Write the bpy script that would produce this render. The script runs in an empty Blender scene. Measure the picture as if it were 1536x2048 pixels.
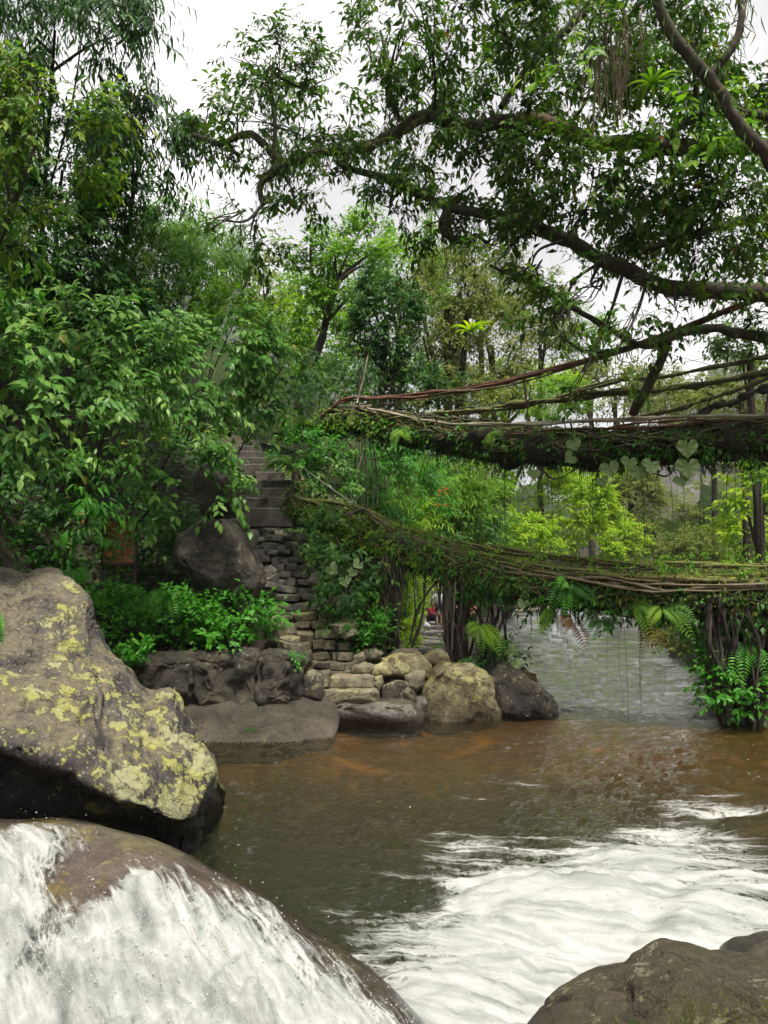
import bpy, bmesh, math, random
import numpy as np
from mathutils import Vector, Matrix

scene = bpy.context.scene
COL = scene.collection
# ------------------------------------------------------------------ camera, sky, sun, exposure
CAM_Z, PITCH, FPX = 2.4, math.atan(136 / 1536), 1536.0
cam_d = bpy.data.cameras.new('camera')
cam = bpy.data.objects.new('camera', cam_d); COL.objects.link(cam)
cam.location = (0, 0, CAM_Z)
cam.rotation_euler = (math.pi / 2 + PITCH, 0, 0)
cam_d.sensor_width = 36; cam_d.lens = 27
cam_d.clip_start = 0.05; cam_d.clip_end = 5000
scene.camera = cam

SUN_EL, SUN_AZ = 66, 150          # azimuth: compass bearing with the view direction (+Y) as north, light from behind right
wd = bpy.data.worlds.new('World'); scene.world = wd; wd.use_nodes = True
wt = wd.node_tree; wt.nodes.clear()
def _w(t, **k):
    n = wt.nodes.new(t)
    for a, b in k.items(): setattr(n, a, b)
    return n
w_out = _w('ShaderNodeOutputWorld'); w_bg = _w('ShaderNodeBackground')
w_sky = _w('ShaderNodeTexSky', sky_type='NISHITA', sun_disc=False)
w_sky.sun_elevation = math.radians(SUN_EL); w_sky.sun_rotation = math.radians(SUN_AZ)
w_sm = _w('ShaderNodeVectorMath', operation='SCALE'); w_sm.inputs['Scale'].default_value = 0.10
wt.links.new(w_sky.outputs[0], w_sm.inputs[0])
w_tc = _w('ShaderNodeTexCoord'); w_n = _w('ShaderNodeTexNoise')
w_n.inputs['Scale'].default_value = 2.2; w_n.inputs['Detail'].default_value = 5; w_n.inputs['Roughness'].default_value = 0.55
wt.links.new(w_tc.outputs['Generated'], w_n.inputs['Vector'])
w_r = _w('ShaderNodeValToRGB')
w_r.color_ramp.elements[0].position = 0.40; w_r.color_ramp.elements[0].color = (0.33, 0.32, 0.335, 1)
w_r.color_ramp.elements[1].position = 0.68; w_r.color_ramp.elements[1].color = (0.96, 0.94, 0.92, 1)
wt.links.new(w_n.outputs['Fac'], w_r.inputs[0])
w_mx = _w('ShaderNodeMix', data_type='RGBA'); w_mx.inputs[0].default_value = 0.93   # thick overcast deck over the clear sky
wt.links.new(w_sm.outputs[0], w_mx.inputs[6]); wt.links.new(w_r.outputs[0], w_mx.inputs[7])
wt.links.new(w_mx.outputs[2], w_bg.inputs[0]); w_bg.inputs[1].default_value = 0.43
wt.links.new(w_bg.outputs[0], w_out.inputs[0])

sun_d = bpy.data.lights.new('sun', 'SUN'); sun = bpy.data.objects.new('sun', sun_d); COL.objects.link(sun)
sun_d.energy = 1.5; sun_d.angle = math.radians(11); sun_d.color = (1.0, 0.94, 0.82)
_el, _az = math.radians(SUN_EL), math.radians(SUN_AZ)
_dir = Vector((math.sin(_az) * math.cos(_el), math.cos(_az) * math.cos(_el), math.sin(_el)))
sun.rotation_euler = _dir.to_track_quat('Z', 'Y').to_euler()

vs = scene.view_settings
scene.display_settings.display_device = 'sRGB'
vs.view_transform = 'Standard'; vs.look = 'None'; vs.gamma = 1; vs.use_curve_mapping = False
vs.exposure = 2.0
cy = scene.cycles
cy.max_bounces = 6; cy.diffuse_bounces = 2; cy.glossy_bounces = 3; cy.transmission_bounces = 3
cy.transparent_max_bounces = 10; cy.volume_bounces = 1; cy.sample_clamp_indirect = 4.0
cy.caustics_reflective = False; cy.caustics_refractive = False
cy.use_denoising = True
cy.use_adaptive_sampling = True; cy.adaptive_threshold = 0.02

# ------------------------------------------------------------------ numeric helpers
def W(px, py, Y):
    """world point on the photo ray through (px, py) at distance Y in front of the camera"""
    cx, cyy = (px - 768) / FPX, (1024 - py) / FPX
    dy = math.cos(PITCH) - cyy * math.sin(PITCH); dz = math.sin(PITCH) + cyy * math.cos(PITCH)
    t = Y / dy
    return np.array([cx * t, Y, CAM_Z + dz * t])
def Wz(px, py, z):
    cx, cyy = (px - 768) / FPX, (1024 - py) / FPX
    dy = math.cos(PITCH) - cyy * math.sin(PITCH); dz = math.sin(PITCH) + cyy * math.cos(PITCH)
    t = (z - CAM_Z) / dz
    return np.array([cx * t, dy * t, z])
def sstep(a, b, x):
    t = np.clip((x - a) / (b - a), 0, 1); return t * t * (3 - 2 * t)
def _h(ix, iy, iz, seed):
    n = (ix * 374761393 + iy * 668265263 + iz * 1274126177 + seed * 974711) & 0xffffffff
    n = ((n ^ (n >> 13)) * 1274126177) & 0xffffffff
    n = (n ^ (n >> 16)) & 0xffffffff
    return n / 4294967295.0
def vnoise(P, seed=0):
    P = np.asarray(P, float); i = np.floor(P).astype(np.int64); f = P - i; f = f * f * (3 - 2 * f)
    x, y, z = i[:, 0], i[:, 1], i[:, 2]; fx, fy, fz = f[:, 0], f[:, 1], f[:, 2]
    def L(a, b, t): return a + (b - a) * t
    r = L(L(L(_h(x, y, z, seed), _h(x+1, y, z, seed), fx), L(_h(x, y+1, z, seed), _h(x+1, y+1, z, seed), fx), fy),
          L(L(_h(x, y, z+1, seed), _h(x+1, y, z+1, seed), fx), L(_h(x, y+1, z+1, seed), _h(x+1, y+1, z+1, seed), fx), fy), fz)
    return r * 2 - 1
def fbm(P, o=4, seed=0, gain=0.5):
    P = np.asarray(P, float); s = 0; a = 1
    for k in range(o):
        s = s + a * vnoise(P * (2.03 ** k) + 17.3 * k, seed + k); a *= gain
    return s
def unit(v): return v / np.maximum(np.linalg.norm(v, axis=-1, keepdims=True), 1e-9)
def spline(P, n):
    """Catmull-Rom through P resampled to n points"""
    P = np.asarray(P, float)
    if len(P) < 3:
        t = np.linspace(0, 1, n)[:, None]; return P[0] * (1 - t) + P[-1] * t
    Q = np.vstack([2 * P[0] - P[1], P, 2 * P[-1] - P[-2]])
    m = len(P) - 1; u = np.linspace(0, m - 1e-6, n); k = u.astype(int); t = (u - k)[:, None]
    a, b, c, d = Q[k], Q[k+1], Q[k+2], Q[k+3]
    return .5 * ((2*b) + (-a+c)*t + (2*a-5*b+4*c-d)*t*t + (-a+3*b-3*c+d)*t**3)

# ------------------------------------------------------------------ object helpers
ORG = {}
def raw_mesh(name, V, F, attrs=None, smooth=True):
    V = np.asarray(V, np.float32); me = bpy.data.meshes.new(name)
    if isinstance(F, np.ndarray): F = [F]
    F = [f for f in F if len(f)]
    tot = sum(f.size for f in F); nf = sum(len(f) for f in F)
    me.vertices.add(len(V)); me.vertices.foreach_set('co', V.ravel())
    me.loops.add(tot); me.loops.foreach_set('vertex_index', np.concatenate([f.ravel() for f in F]).astype(np.int32))
    me.polygons.add(nf)
    sizes = np.concatenate([np.full(len(f), f.shape[1]) for f in F])
    me.polygons.foreach_set('loop_start', (np.cumsum(sizes) - sizes).astype(np.int32))
    me.update(calc_edges=True)
    me.polygons.foreach_set('use_smooth', np.full(nf, smooth))
    for k, v in (attrs or {}).items():
        a = me.attributes.new(k, 'FLOAT', 'POINT'); a.data.foreach_set('value', np.asarray(v, np.float32))
    me.validate()
    return me
def tag(o, label=None, cat=None, group=None, kind=None):
    if label: o['label'] = label
    if cat: o['category'] = cat
    if group: o['group'] = group
    if kind: o['kind'] = kind
    return o
def thing(name, label, cat, loc, group=None):
    o = bpy.data.objects.new(name, None); COL.objects.link(o); o.location = tuple(loc); o.empty_display_size = .2
    ORG[o] = np.array(loc, float); return tag(o, label, cat, group)
def mk(name, V, F, mat, parent=None, loc=None, attrs=None, smooth=True, **tags):
    V = np.asarray(V, float)
    org = ORG[parent] if parent else (np.array(loc, float) if loc is not None else np.zeros(3))
    me = raw_mesh(name, V - org, F, attrs, smooth)
    if mat: me.materials.append(mat)
    o = bpy.data.objects.new(name, me); COL.objects.link(o)
    if parent: o.parent = parent
    elif loc is not None: o.location = tuple(loc)
    ORG[o] = org
    return tag(o, **tags)
def grid_faces(nu, nv, cu=False, cv=False, off=0):
    """quads of an nu x nv vertex grid; cu / cv close it"""
    u = np.arange(nu if cu else nu - 1); v = np.arange(nv if cv else nv - 1)
    U, Vv = np.meshgrid(u, v, indexing='ij'); U1, V1 = (U + 1) % nu, (Vv + 1) % nv
    return np.stack([U*nv+Vv, U1*nv+Vv, U1*nv+V1, U*nv+V1], -1).reshape(-1, 4) + off
def tube(P, R, sides=6, seed=None, bump=0.0, squash=None):
    P = np.asarray(P, float); n = len(P); R = np.broadcast_to(np.asarray(R, float), (n,))
    T = unit(np.gradient(P, axis=0))
    ref = np.array([0, 0, 1.0]) if abs(T[:, 2]).mean() < .8 else np.array([0, 1.0, 0])
    A = unit(np.cross(T, ref)); B = np.cross(A, T)
    th = np.linspace(0, 2*np.pi, sides, endpoint=False)
    r = R[:, None] * np.ones(sides)
    if squash is not None: B = B * squash
    V = P[:, None] + r[..., None] * (np.cos(th)[None, :, None]*A[:, None] + np.sin(th)[None, :, None]*B[:, None])
    if bump:
        q = V.reshape(-1, 3)
        nz = fbm(q / (R.mean() * 2.2), 3, seed or 0).reshape(n, sides)
        V = V + (V - P[:, None]) * (nz * bump)[..., None]
    V = V.reshape(-1, 3); F = grid_faces(n, sides, cv=True)
    caps = np.array([[sides*0 + i for i in range(sides)][::-1], [(n-1)*sides + i for i in range(sides)]])
    return V, [F, caps]
def join(parts):
    Vs, by, off = [], {}, 0
    for V, F in parts:
        if isinstance(F, np.ndarray): F = [F]
        for f in F:
            if len(f): by.setdefault(f.shape[1], []).append(np.asarray(f) + off)
        Vs.append(V); off += len(V)
    return np.vstack(Vs), [np.vstack(v) for v in by.values()]

# ------------------------------------------------------------------ node helpers
def new_mat(name):
    m = bpy.data.materials.new(name); m.use_nodes = True; m.node_tree.nodes.clear(); return m, m.node_tree
def nd(nt, t, ins=None, **props):
    n = nt.nodes.new(t)
    for k, v in props.items(): setattr(n, k, v)
    for k, v in (ins or {}).items():
        if isinstance(v, bpy.types.NodeSocket): nt.links.new(v, n.inputs[k])
        else:
            if isinstance(v, tuple) and len(v) == 3 and n.inputs[k].type == 'RGBA': v = v + (1,)
            n.inputs[k].default_value = v
    return n
def mixc(nt, f, a, b, blend='MIX'):
    n = nt.nodes.new('ShaderNodeMix'); n.data_type = 'RGBA'; n.blend_type = blend
    for i, v in ((0, f), (6, a), (7, b)):
        if isinstance(v, bpy.types.NodeSocket): nt.links.new(v, n.inputs[i])
        else: n.inputs[i].default_value = (v + (1,)) if isinstance(v, tuple) and len(v) == 3 else v
    return n.outputs[2]
def ramp(nt, f, stops, interp='LINEAR'):
    n = nt.nodes.new('ShaderNodeValToRGB'); n.color_ramp.interpolation = interp
    e = n.color_ramp.elements
    while len(e) < len(stops): e.new(0.5)
    for k, (p, c) in zip(e, stops):
        k.position = p; k.color = ((c, c, c, 1) if isinstance(c, (int, float)) else tuple(c) + (1,))
    nt.links.new(f, n.inputs[0]); return n.outputs[0]
def math_n(nt, op, a, b=0.5, clamp=False):
    n = nt.nodes.new('ShaderNodeMath'); n.operation = op; n.use_clamp = clamp
    for i, v in ((0, a), (1, b)):
        if isinstance(v, bpy.types.NodeSocket): nt.links.new(v, n.inputs[i])
        else: n.inputs[i].default_value = v
    return n.outputs[0]
def noise_n(nt, vec, scale, detail=5, rough=.55, dist=0):
    return nd(nt, 'ShaderNodeTexNoise', {'Vector': vec, 'Scale': scale, 'Detail': detail, 'Roughness': rough, 'Distortion': dist}).outputs['Fac']
def objco(nt): return nd(nt, 'ShaderNodeNewGeometry').outputs['Position']
def attr_n(nt, name): return nd(nt, 'ShaderNodeAttribute', attribute_name=name).outputs['Fac']
def out(nt, sh): nt.links.new(sh, nd(nt, 'ShaderNodeOutputMaterial').inputs[0])
def bump_n(nt, h, s=.5, d=.02, normal=None):
    ins = {'Height': h, 'Strength': s, 'Distance': d}
    if normal: ins['Normal'] = normal
    return nd(nt, 'ShaderNodeBump', ins).outputs[0]

# ------------------------------------------------------------------ materials
def leaf_mat(name, dark, mid, light, trans=.35, rough=.38, tint=(1.15, 1.25, .6), dead=None):
    m, nt = new_mat(name); r = attr_n(nt, 'rnd')
    st = [(0.0, dark), (.5, mid), (.93, light)]
    if dead: st += [(.985, light), (.99, dead)]
    c = ramp(nt, r, st)
    nz = noise_n(nt, objco(nt), 1.3, 2)
    c = mixc(nt, math_n(nt, 'MULTIPLY', nz, .45), c, mixc(nt, 1.0, c, (.75, .72, .45), 'MULTIPLY'))
    p = nd(nt, 'ShaderNodeBsdfPrincipled', {'Base Color': c, 'Roughness': rough, 'Specular IOR Level': .24})
    tc = mixc(nt, 1.0, c, tint, 'MULTIPLY')
    t = nd(nt, 'ShaderNodeBsdfTranslucent', {'Color': tc})
    out(nt, nd(nt, 'ShaderNodeMixShader', {0: trans, 1: p.outputs[0], 2: t.outputs[0]}).outputs[0]); return m
M = {}
M['leaf_fig'] = leaf_mat('fig leaf', (.022, .065, .010), (.058, .145, .02), (.16, .27, .035), .44, .34, dead=(.25, .10, .02))
M['leaf_ovate'] = leaf_mat('ovate leaf', (.018, .095, .012), (.085, .24, .038), (.24, .41, .09), .33, .38, dead=(.42, .33, .05))
M['leaf_fresh'] = leaf_mat('fresh leaf', (.06, .18, .010), (.16, .36, .02), (.30, .50, .04), .44, .45, dead=(.38, .26, .05))
M['leaf_lime'] = leaf_mat('lime leaf', (.14, .29, .008), (.30, .50, .016), (.48, .62, .03), .46, .45)
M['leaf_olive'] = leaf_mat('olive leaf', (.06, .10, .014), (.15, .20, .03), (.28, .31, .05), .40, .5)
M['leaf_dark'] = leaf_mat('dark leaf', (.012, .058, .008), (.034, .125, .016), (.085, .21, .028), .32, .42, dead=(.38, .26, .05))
M['leaf_yellow'] = leaf_mat('yellow green leaf', (.04, .13, .010), (.11, .25, .02), (.34, .42, .05), .42, .42, dead=(.45, .36, .06))
M['leaf_bamboo'] = leaf_mat('bamboo leaf', (.04, .15, .010), (.11, .28, .02), (.24, .42, .04), .44, .45, dead=(.38, .26, .05))
M['leaf_cover'] = leaf_mat('ground cover leaf', (.018, .12, .008), (.06, .27, .018), (.13, .40, .04), .36, .40)
M['leaf_dead'] = leaf_mat('dead leaf', (.07, .03, .012), (.16, .07, .02), (.32, .2, .05), .25, .6, tint=(1.1, 1, .8))
M['leaf_orange'] = leaf_mat('orange bract', (.45, .09, .02), (.6, .16, .03), (.7, .25, .05), .35, .5, tint=(1.1, 1, .7))
M['leaf_big'] = leaf_mat('pale large leaf', (.22, .34, .13), (.30, .43, .19), (.40, .52, .27), .25, .4)
M['grass'] = leaf_mat('grass blade', (.05, .12, .015), (.10, .20, .02), (.18, .30, .04), .35, .5)

def rock_mat(name, c1, c2, c3, rough=.7, lichen=None, lich_amt=.3, lich_scale=6, moss=0.0, mossc=(.05, .09, .015), bump=.8, scale=2.0, spots=0.0, spec=.4, crust=None, crust_amt=.5, xgrad=None, cracks=True, soak=True):
    m, nt = new_mat(name); P = objco(nt)
    n1 = noise_n(nt, P, scale, 10, .68, .5); n2 = noise_n(nt, P, scale * 8, 9, .7); n3 = noise_n(nt, P, scale * 45, 5, .7)
    c = ramp(nt, n1, [(.32, c1), (.5, c2), (.66, c3)])
    c = mixc(nt, 1.0, c, ramp(nt, n2, [(.3, (.45, .45, .47)), (.5, (1, 1, 1)), (.7, (1.0, .97, .92))]), 'MULTIPLY')
    c = mixc(nt, 1.0, c, ramp(nt, n3, [(.34, (.5, .5, .5)), (.5, (1, 1, 1))]), 'MULTIPLY')
    ck = nd(nt, 'ShaderNodeTexNoise', {'Vector': P, 'Scale': scale * .8, 'Detail': 6, 'Roughness': .6, 'Distortion': .6}).outputs['Fac']
    crack = ramp(nt, math_n(nt, 'ABSOLUTE', math_n(nt, 'SUBTRACT', ck, .5)), [(.0, 0.0), (.012, 1.0)])
    if cracks: c = mixc(nt, crack, mixc(nt, 1.0, c, (.35, .33, .32), 'MULTIPLY'), c)
    h = math_n(nt, 'ADD', math_n(nt, 'MULTIPLY', n2, .8), math_n(nt, 'MULTIPLY', n3, .22))
    h = math_n(nt, 'ADD', h, math_n(nt, 'MULTIPLY', crack, .3)) if cracks else h; h = math_n(nt, 'ADD', h, math_n(nt, 'MULTIPLY', n1, 1.2))
    nzv = nd(nt, 'ShaderNodeSeparateXYZ', {0: nd(nt, 'ShaderNodeNewGeometry').outputs['Normal']}).outputs[2]
    rg = rough
    if crust:
        s = math_n(nt, 'ADD', math_n(nt, 'MULTIPLY', nzv, .35), noise_n(nt, P, 3.2, 10, .74, .6))
        f = ramp(nt, s, [(.86 - crust_amt * .4, 0.0), (1.0 - crust_amt * .4, 1.0)])
        cc = mixc(nt, ramp(nt, noise_n(nt, P, 22, 8, .7), [(.35, 0.0), (.65, 1.0)]), tuple(v * .5 for v in crust), crust)
        c = mixc(nt, math_n(nt, 'MULTIPLY', f, .9), c, cc)
    if lichen:
        big = noise_n(nt, P, lich_scale * .2, 3, .5); med = noise_n(nt, P, lich_scale, 12, .72, .35)
        s = math_n(nt, 'ADD', math_n(nt, 'MULTIPLY', med, .75), math_n(nt, 'MULTIPLY', big, .5))
        s = math_n(nt, 'ADD', s, math_n(nt, 'MULTIPLY', nzv, .05))
        if xgrad:
            gx = nd(nt, 'ShaderNodeMapRange', {'Value': nd(nt, 'ShaderNodeSeparateXYZ', {0: P}).outputs[0], 1: xgrad[0], 2: xgrad[1], 3: -.07, 4: .05}).outputs[0]
            s = math_n(nt, 'ADD', s, gx)
        th = .79 - lich_amt * .3
        f = ramp(nt, s, [(th, 0.0), (th + .022, 1.0)])
        lc = mixc(nt, ramp(nt, noise_n(nt, P, lich_scale * 7, 7, .7), [(.35, 0.0), (.62, 1.0)]), tuple(v * .55 for v in lichen), tuple(min(1, v * 1.25) for v in lichen))
        lc = mixc(nt, ramp(nt, noise_n(nt, P, 1.7, 4), [(.45, 0.0), (.6, 1.0)]), lc, mixc(nt, .5, lc, (.40, .40, .31)))
        c = mixc(nt, math_n(nt, 'MULTIPLY', f, ramp(nt, n2, [(.3, .55), (.6, .97)])), c, lc)
        h = math_n(nt, 'ADD', h, math_n(nt, 'MULTIPLY', f, .18))
    if spots:
        v = nd(nt, 'ShaderNodeTexVoronoi', {'Vector': P, 'Scale': lich_scale * 2.6, 'Randomness': 1.0})
        sel = nd(nt, 'ShaderNodeSeparateColor', {0: v.outputs['Color']}).outputs[0]
        wob = math_n(nt, 'ADD', v.outputs['Distance'], math_n(nt, 'MULTIPLY', n2, .5))
        f = math_n(nt, 'MULTIPLY', ramp(nt, wob, [(.40, 1.0), (.48, 0.0)]), math_n(nt, 'GREATER_THAN', sel, 1 - spots))
        c = mixc(nt, math_n(nt, 'MULTIPLY', f, .7), c, (.44, .42, .34))
    if moss:
        s = math_n(nt, 'ADD', math_n(nt, 'MULTIPLY', nzv, .3), noise_n(nt, P, scale * 1.6, 12, .74))
        f = ramp(nt, s, [(.94 - moss * .4, 0.0), (1.06 - moss * .4, 1.0)])
        mc = mixc(nt, noise_n(nt, P, 55, 4, .7), tuple(v * .4 for v in mossc), tuple(v * 1.4 for v in mossc))
        c = mixc(nt, math_n(nt, 'MULTIPLY', f, .9), c, mc)
        rg = math_n(nt, 'MAXIMUM', rough, math_n(nt, 'MULTIPLY', f, .95))
    wz = math_n(nt, 'ADD', nd(nt, 'ShaderNodeSeparateXYZ', {0: P}).outputs[2], math_n(nt, 'MULTIPLY', n2, .22))
    wet = ramp(nt, wz, [(.16, 1.0), (.30, 0.0)] if soak else [(-.25, 1.0), (-.15, 0.0)])                                    # stone soaked up to the splash line
    c = mixc(nt, wet, c, mixc(nt, 1.0, c, (.42, .40, .38), 'MULTIPLY'))
    rg = math_n(nt, 'SUBTRACT', rg, math_n(nt, 'MULTIPLY', wet, .35)) if not isinstance(rg, float) else math_n(nt, 'SUBTRACT', math_n(nt, 'ADD', wet, rg), math_n(nt, 'MULTIPLY', wet, 1.35))
    p = nd(nt, 'ShaderNodeBsdfPrincipled', {'Base Color': c, 'Roughness': rg, 'Specular IOR Level': spec, 'Normal': bump_n(nt, h, bump, .06)})
    out(nt, p.outputs[0]); return m
M['lichen_rock'] = rock_mat('lichen boulder rock', (.045, .041, .042), (.085, .078, .075), (.15, .135, .12), .72, (.40, .40, .12), .37, 7.5, bump=.9, scale=1.5, spots=.5, crust=(.25, .215, .145), crust_amt=.42, xgrad=(-4.6, -2.2))
M['dark_rock'] = rock_mat('dark rock', (.026, .023, .021), (.070, .060, .048), (.15, .125, .09), .5, (.26, .25, .13), .22, 6, moss=.3, mossc=(.055, .075, .015), scale=2.0, spots=.2, bump=1.0)
M['path_stone'] = rock_mat('path stone', (.11, .10, .095), (.20, .18, .17), (.30, .27, .25), .7, None, moss=.15, scale=3)
M['stair_rock'] = rock_mat('stair stone', (.11, .10, .072), (.27, .24, .165), (.44, .39, .255), .75, (.44, .42, .16), .3, 5, moss=.2, scale=3.2)
M['upper_rock'] = rock_mat('upper stair stone', (.13, .125, .105), (.30, .28, .235), (.46, .43, .35), .65, None, moss=.2, scale=3)
M['yellow_rock'] = rock_mat('yellow lichen rock', (.09, .075, .045), (.25, .215, .12), (.42, .37, .22), .72, (.48, .45, .17), .34, 4, moss=.22, scale=2.4, spots=.2)
M['wet_rock'] = rock_mat('wet rock', (.04, .036, .032), (.085, .075, .06), (.15, .13, .095), .2, None, moss=.1, bump=.5, scale=1.8, spec=.6, cracks=False)
M['mossy_flat'] = rock_mat('mossy wet slab', (.045, .04, .033), (.095, .083, .065), (.17, .145, .11), .32, None, moss=.30, mossc=(.05, .085, .015), bump=1.0, scale=2.4, spec=.5, cracks=False, soak=False)
M['near_rock'] = rock_mat('near mossy rock', (.045, .036, .028), (.095, .078, .055), (.17, .14, .095), .55, (.33, .32, .18), .2, 26, moss=.14, mossc=(.075, .10, .02), bump=1.0, scale=4.5, crust=(.16, .14, .08), crust_amt=.3)
M['fall_rock'] = rock_mat('rock under fall', (.07, .05, .045), (.15, .11, .095), (.24, .19, .15), .3, (.22, .17, .035), .2, 3, bump=.6, scale=2.5, spec=.6, cracks=False)
M['wall_rock'] = rock_mat('wall rock', (.035, .032, .028), (.085, .075, .058), (.16, .14, .10), .6, (.36, .35, .28), .08, 8, moss=.25, bump=1.0, scale=3.4)

def plain_mat(name, c1, c2, rough=.7, scale=8, bump=.4, spec=.4, moss=0.0, mossc=(.05, .085, .018), dist=.015):
    m, nt = new_mat(name); P = objco(nt); n = noise_n(nt, P, scale, 6, .6)
    c = mixc(nt, ramp(nt, n, [(.35, 0.0), (.65, 1.0)]), c1, c2)
    if moss:
        nzv = nd(nt, 'ShaderNodeSeparateXYZ', {0: nd(nt, 'ShaderNodeNewGeometry').outputs['Normal']}).outputs[2]
        f = ramp(nt, math_n(nt, 'ADD', math_n(nt, 'MULTIPLY', nzv, .4), noise_n(nt, P, 3.5, 5)), [(.95 - moss * .5, 0.0), (1.1 - moss * .5, 1.0)])
        c = mixc(nt, f, c, mixc(nt, noise_n(nt, P, 50, 2), tuple(v * .5 for v in mossc), tuple(v * 1.6 for v in mossc)))
    p = nd(nt, 'ShaderNodeBsdfPrincipled', {'Base Color': c, 'Roughness': rough, 'Specular IOR Level': spec, 'Normal': bump_n(nt, n, bump, dist)})
    out(nt, p.outputs[0]); return m
M['bark'] = plain_mat('mossy bark', (.030, .024, .018), (.085, .065, .045), .85, 9, .8, moss=.62)
M['bark_bare'] = plain_mat('bare tan bark', (.10, .065, .038), (.22, .15, .09), .8, 7, .6, moss=.35)
M['bark_thin'] = plain_mat('dark bark', (.025, .02, .016), (.06, .05, .04), .85, 12, .5)
M['root_dark'] = plain_mat('dark root', (.022, .018, .015), (.06, .047, .036), .8, 10, .6, moss=.42)
M['root_mossy'] = plain_mat('mossy root', (.05, .042, .025), (.19, .155, .09), .85, 16, .9, moss=.72, mossc=(.15, .165, .035))
M['root_tan'] = plain_mat('tan root', (.13, .10, .065), (.27, .21, .14), .75, 9, .5, moss=.3)
M['root_red'] = plain_mat('reddish root', (.085, .035, .022), (.19, .085, .05), .6, 8, .5)
M['bamboo_pole'] = plain_mat('weathered bamboo', (.22, .19, .14), (.40, .35, .26), .6, 6, .3)
M['wire'] = plain_mat('steel cable', (.20, .19, .18), (.32, .30, .27), .5, 20, .2)
M['core'] = plain_mat('bridge soil', (.012, .010, .008), (.035, .028, .02), .95, 7, .9, moss=.45)
M['concrete'] = rock_mat('weathered concrete', (.06, .054, .046), (.115, .103, .085), (.19, .17, .14), .7, None, moss=.3, bump=.6, scale=3, cracks=False)
M['litter'] = plain_mat('leaf litter', (.05, .032, .02), (.16, .095, .05), .9, 14, .8)

# ------------------------------------------------------------------ the lie of the land
def xl(Y): return np.interp(Y, [12, 14.5, 16, 25, 40, 60, 68, 75, 85, 100, 900], [3.6, 3.0, 2.5, 3.9, 6.0, 8.7, 11, 17, 27, 40, 330])
def xr(Y): return np.interp(Y, [6, 10, 12.4, 12.9, 13.5, 18, 26, 40, 60, 70, 85, 100, 900], [11, 10, 7.0, 5.75, 5.5, 7.6, 9.2, 13.8, 20, 25, 37, 52, 360])
def shoreY(x): return np.interp(x, [-5, -1.3, -1.0, 3.3], [12.9, 12.9, 13.95, 14.2])
def path_x(Y): return np.interp(Y, [14, 16, 35, 60, 80, 900], [.75, 1.0, 2.45, 4.6, 12, 280])
def lipY(x): return 15.2 - .63 * np.clip(x - 2.2, 0, 4.5)
def stair_x(Y): return np.interp(Y, [13.4, 14.6, 16, 17.5, 20.5, 23], [-.52, -1.5, -2.15, -2.52, -3.5, -4.4])
def stair_z(Y): return np.interp(Y, [13.4, 13.95, 18.2, 22, 24], [0.0, .42, 3.8, 6.2, 7.8])
def water_z(x, Y):
    s = lipY(x) - Y
    return -.5 * sstep(1.2, 6.5, s) - .14 * sstep(6, 9.5, s)
def ground_h(x, Y):
    x = np.asarray(x, float); Y = np.asarray(Y, float)
    P = np.stack([x, Y, 0 * x], -1).reshape(-1, 3)
    n1 = fbm(P * .9, 4, 3).reshape(x.shape); n2 = fbm(P * .22, 3, 9).reshape(x.shape)
    dl = np.minimum(np.maximum(Y - shoreY(x), -4.6 - x), xl(Y) - x) + .12 * n1 * sstep(10, 30, Y)
    dr = x - xr(Y) + .2 * n1
    s = lipY(x) - Y
    depth = np.where(s > 0, .07 + .14 * sstep(.5, 2.6, s) + 1.0 * sstep(3.0, 6.2, s), .10 + .5 * sstep(0, 2.5, -s))
    bed = water_z(x, Y) - depth + n1 * (.055 + .05 * sstep(.2, .8, s) * sstep(3.2, 2.2, s) + .10 * sstep(2, 5, s))
    lev = np.where(x < -1.2, 1.04, np.interp(Y, [14, 16, 38, 70], [.75, .80, .22, .2]))
    hd0 = np.where(x < -.75, Y - 14.2, Y - 15.2) * (1 + 1.0 * sstep(-4.2, -7.5, x))
    hd = np.minimum(np.maximum(hd0, 2.2 * (-5.2 - x)), path_x(Y) - .8 - x)
    hd = np.maximum(hd, 0)
    hill = .75 * np.minimum(hd, 9) + .5 * np.clip(hd - 9, 0, 40) + .33 * np.clip(hd - 49, 0, 500)
    hill = hill * (1 + .10 * n2) + n1 * .18 * sstep(0, 2, hd)
    land = bed + (lev + hill - bed) * sstep(-.05, .3, dl)
    drr = np.maximum(dr, 0)
    rh = .9 * sstep(0, 1.2, drr) + .35 * np.clip(drr - 1, 0, 30) + .42 * np.clip(drr - 31, 0, 400)
    h = np.where(dl > -.05, land, bed)
    h = np.where(dr > -.05, np.maximum(h, bed + (rh + .2 - bed) * sstep(-.05, .6, dr) + n1 * .15), h)
    # cut for the stairs
    k = sstep(1.3, .75, np.abs(x - stair_x(Y))) * (Y > 13.5) * (Y < 23)
    h = np.where(k > 0, h + (np.minimum(h, stair_z(Y) - .28) - h) * k, h)
    # far mountains
    R = np.hypot(x, Y)
    m = 170 * np.exp(-((x + 175) / 170) ** 2 - ((Y - 900) / 200) ** 2) + 235 * np.exp(-((x - 430) / 170) ** 2 - ((Y - 950) / 180) ** 2) \
        + 34 * np.exp(-((x - 95) / 38) ** 2 - ((Y - 225) / 45) ** 2)
    h = h + m * sstep(110, 200, R) + 6 * n2 * sstep(120, 260, R)
    return h, dl, dr, s, hd
_xs = np.concatenate([np.arange(-900, -200, 50), np.arange(-200, -45, 9), np.arange(-45, -8, 1), np.arange(-8, 10, .15), np.arange(10, 46, .9), np.arange(46, 200, 9), np.arange(200, 901, 50)])
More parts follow.
